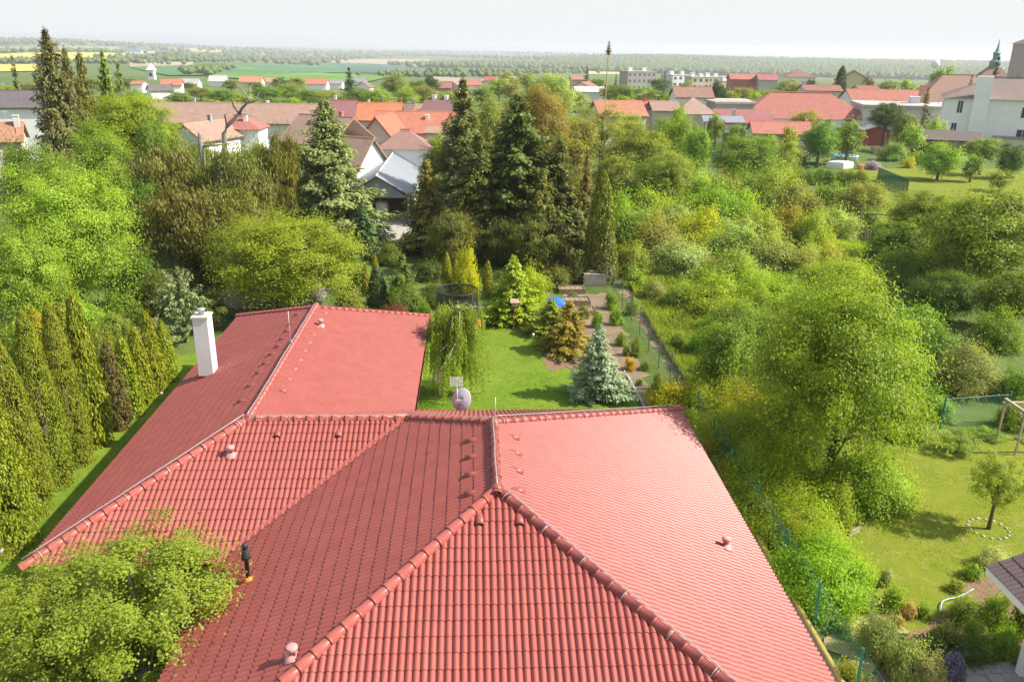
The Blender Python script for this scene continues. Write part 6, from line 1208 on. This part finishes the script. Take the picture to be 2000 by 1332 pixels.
# ------------------------------------------------------------------ far woods and hedgerows: one mass
def far_wood(name, label, spots, col, seed):
    rng = np.random.default_rng(seed); base = PROTO[('broad', 0)]; n = len(spots); ico_v = []
    IV = np.array([(1, 0, 0), (0, 1, 0), (-1, 0, 0), (0, -1, 0), (0, 0, 1), (0, 0, -1)], float); IF = [(0, 1, 4), (1, 2, 4), (2, 3, 4), (3, 0, 4), (1, 0, 5), (2, 1, 5), (3, 2, 5), (0, 3, 5)]
    V = []; F = []; Tn = []
    for i, (x, y, s) in enumerate(spots):
        z = float(terr(x, y)); q = IV*np.array([s*.62, s*.62, s*.5])*rng.uniform(.8, 1.35, (6, 1))+np.array([x, y, z+s*.5]); b = len(V); V += q.tolist(); F += [tuple(k+b for k in f) for f in IF]; Tn += [.25+.45*rng.random()]*8
    me = bpy.data.meshes.new(name); me.from_pydata(V, [], F); me.materials.append(M['needle']); a = me.attributes.new('tint', 'FLOAT', 'FACE'); a.data.foreach_set('value', np.array(Tn, np.float32)); me.polygons.foreach_set('use_smooth', [True]*len(F)); me.update(); o = link(name, me, None, col); tag(o, label, 'wood', kind='stuff')
rw = np.random.default_rng(77)
def polar_spots(n, a0, a1, r0, r1, s0, s1):
    out = []
    for _ in range(n):
        a = math.radians(rw.uniform(a0, a1)); r = rw.uniform(r0, r1); out.append((r*math.sin(a), r*math.cos(a), rw.uniform(s0, s1)))
    return out
far_wood('hill_wood', 'wooded hill closing the horizon on the right', polar_spots(16000, 5, 38, 2050, 4150, 9, 17), (.075, .125, .04), 1)
def strip(pts, n, w, s0, s1):
    q = [hit(*p) for p in pts]; out = []
    for _ in range(n):
        k = rw.integers(0, len(q)-1); t_ = rw.random(); p = q[k]*(1-t_)+q[k+1]*t_; out.append((p[0]+rw.normal(0, w), p[1]+rw.normal(0, w*1.5), rw.uniform(s0, s1)))
    return out
sp = []
for pts, n, w, a, b in [([(560, 128), (640, 119), (720, 112)], 120, 40, 12, 20), ([(840, 133), (960, 131), (1060, 128)], 260, 45, 10, 18), ([(700, 110), (900, 112), (1150, 118)], 420, 120, 14, 22), ([(480, 108), (640, 106), (900, 103), (1150, 110)], 600, 260, 16, 26), ([(380, 118), (480, 115), (560, 119)], 200, 60, 11, 18), ([(250, 118), (420, 121)], 120, 30, 9, 14), ([(-40, 86), (100, 84), (250, 89), (430, 92)], 420, 110, 14, 22), ([(300, 90), (520, 97), (700, 99)], 400, 200, 16, 26), ([(1000, 135), (1100, 133), (1230, 136)], 260, 50, 9, 15), ([(770, 128), (785, 128)], 14, 12, 9, 13), ([(800, 127), (820, 127)], 14, 12, 9, 13), ([(-40, 106), (230, 104), (380, 108)], 200, 30, 8, 13), ([(430, 134), (400, 142), (380, 150)], 60, 10, 6, 9), ([(1150, 128), (1300, 131), (1500, 136), (1700, 142), (1950, 150)], 700, 120, 10, 18), ([(1230, 142), (1420, 144), (1620, 146), (1800, 150)], 300, 30, 7, 11), ([(-40, 126), (120, 124), (300, 126)], 120, 20, 7, 11), ([(850, 146), (1000, 144), (1130, 143)], 150, 20, 6, 10), ([(750, 150), (900, 152), (1000, 150)], 70, 14, 5, 8)]: sp += strip(pts, n, w, a, b)
far_wood('far_hedgerows', 'far hedgerows and woods across the plain', sp, (.08, .13, .045), 2)

# ------------------------------------------------------------------ haze: the air of a bright hazy day
hz = MB().box(-19600, 19600, -19600, 19600, -145, 26); m = bpy.data.materials.new('haze'); m.use_nodes = True; m.node_tree.nodes.clear()
pv = m.node_tree.nodes.new('ShaderNodeVolumePrincipled'); pv.inputs['Color'].default_value = (.93, .96, 1.0, 1); pv.inputs['Density'].default_value = .00018; pv.inputs['Anisotropy'].default_value = .2
mo = m.node_tree.nodes.new('ShaderNodeOutputMaterial'); m.node_tree.links.new(pv.outputs[0], mo.inputs['Volume'])
tag(hz.obj('haze', m), 'pale haze in the air over the plain', 'haze', kind='stuff')
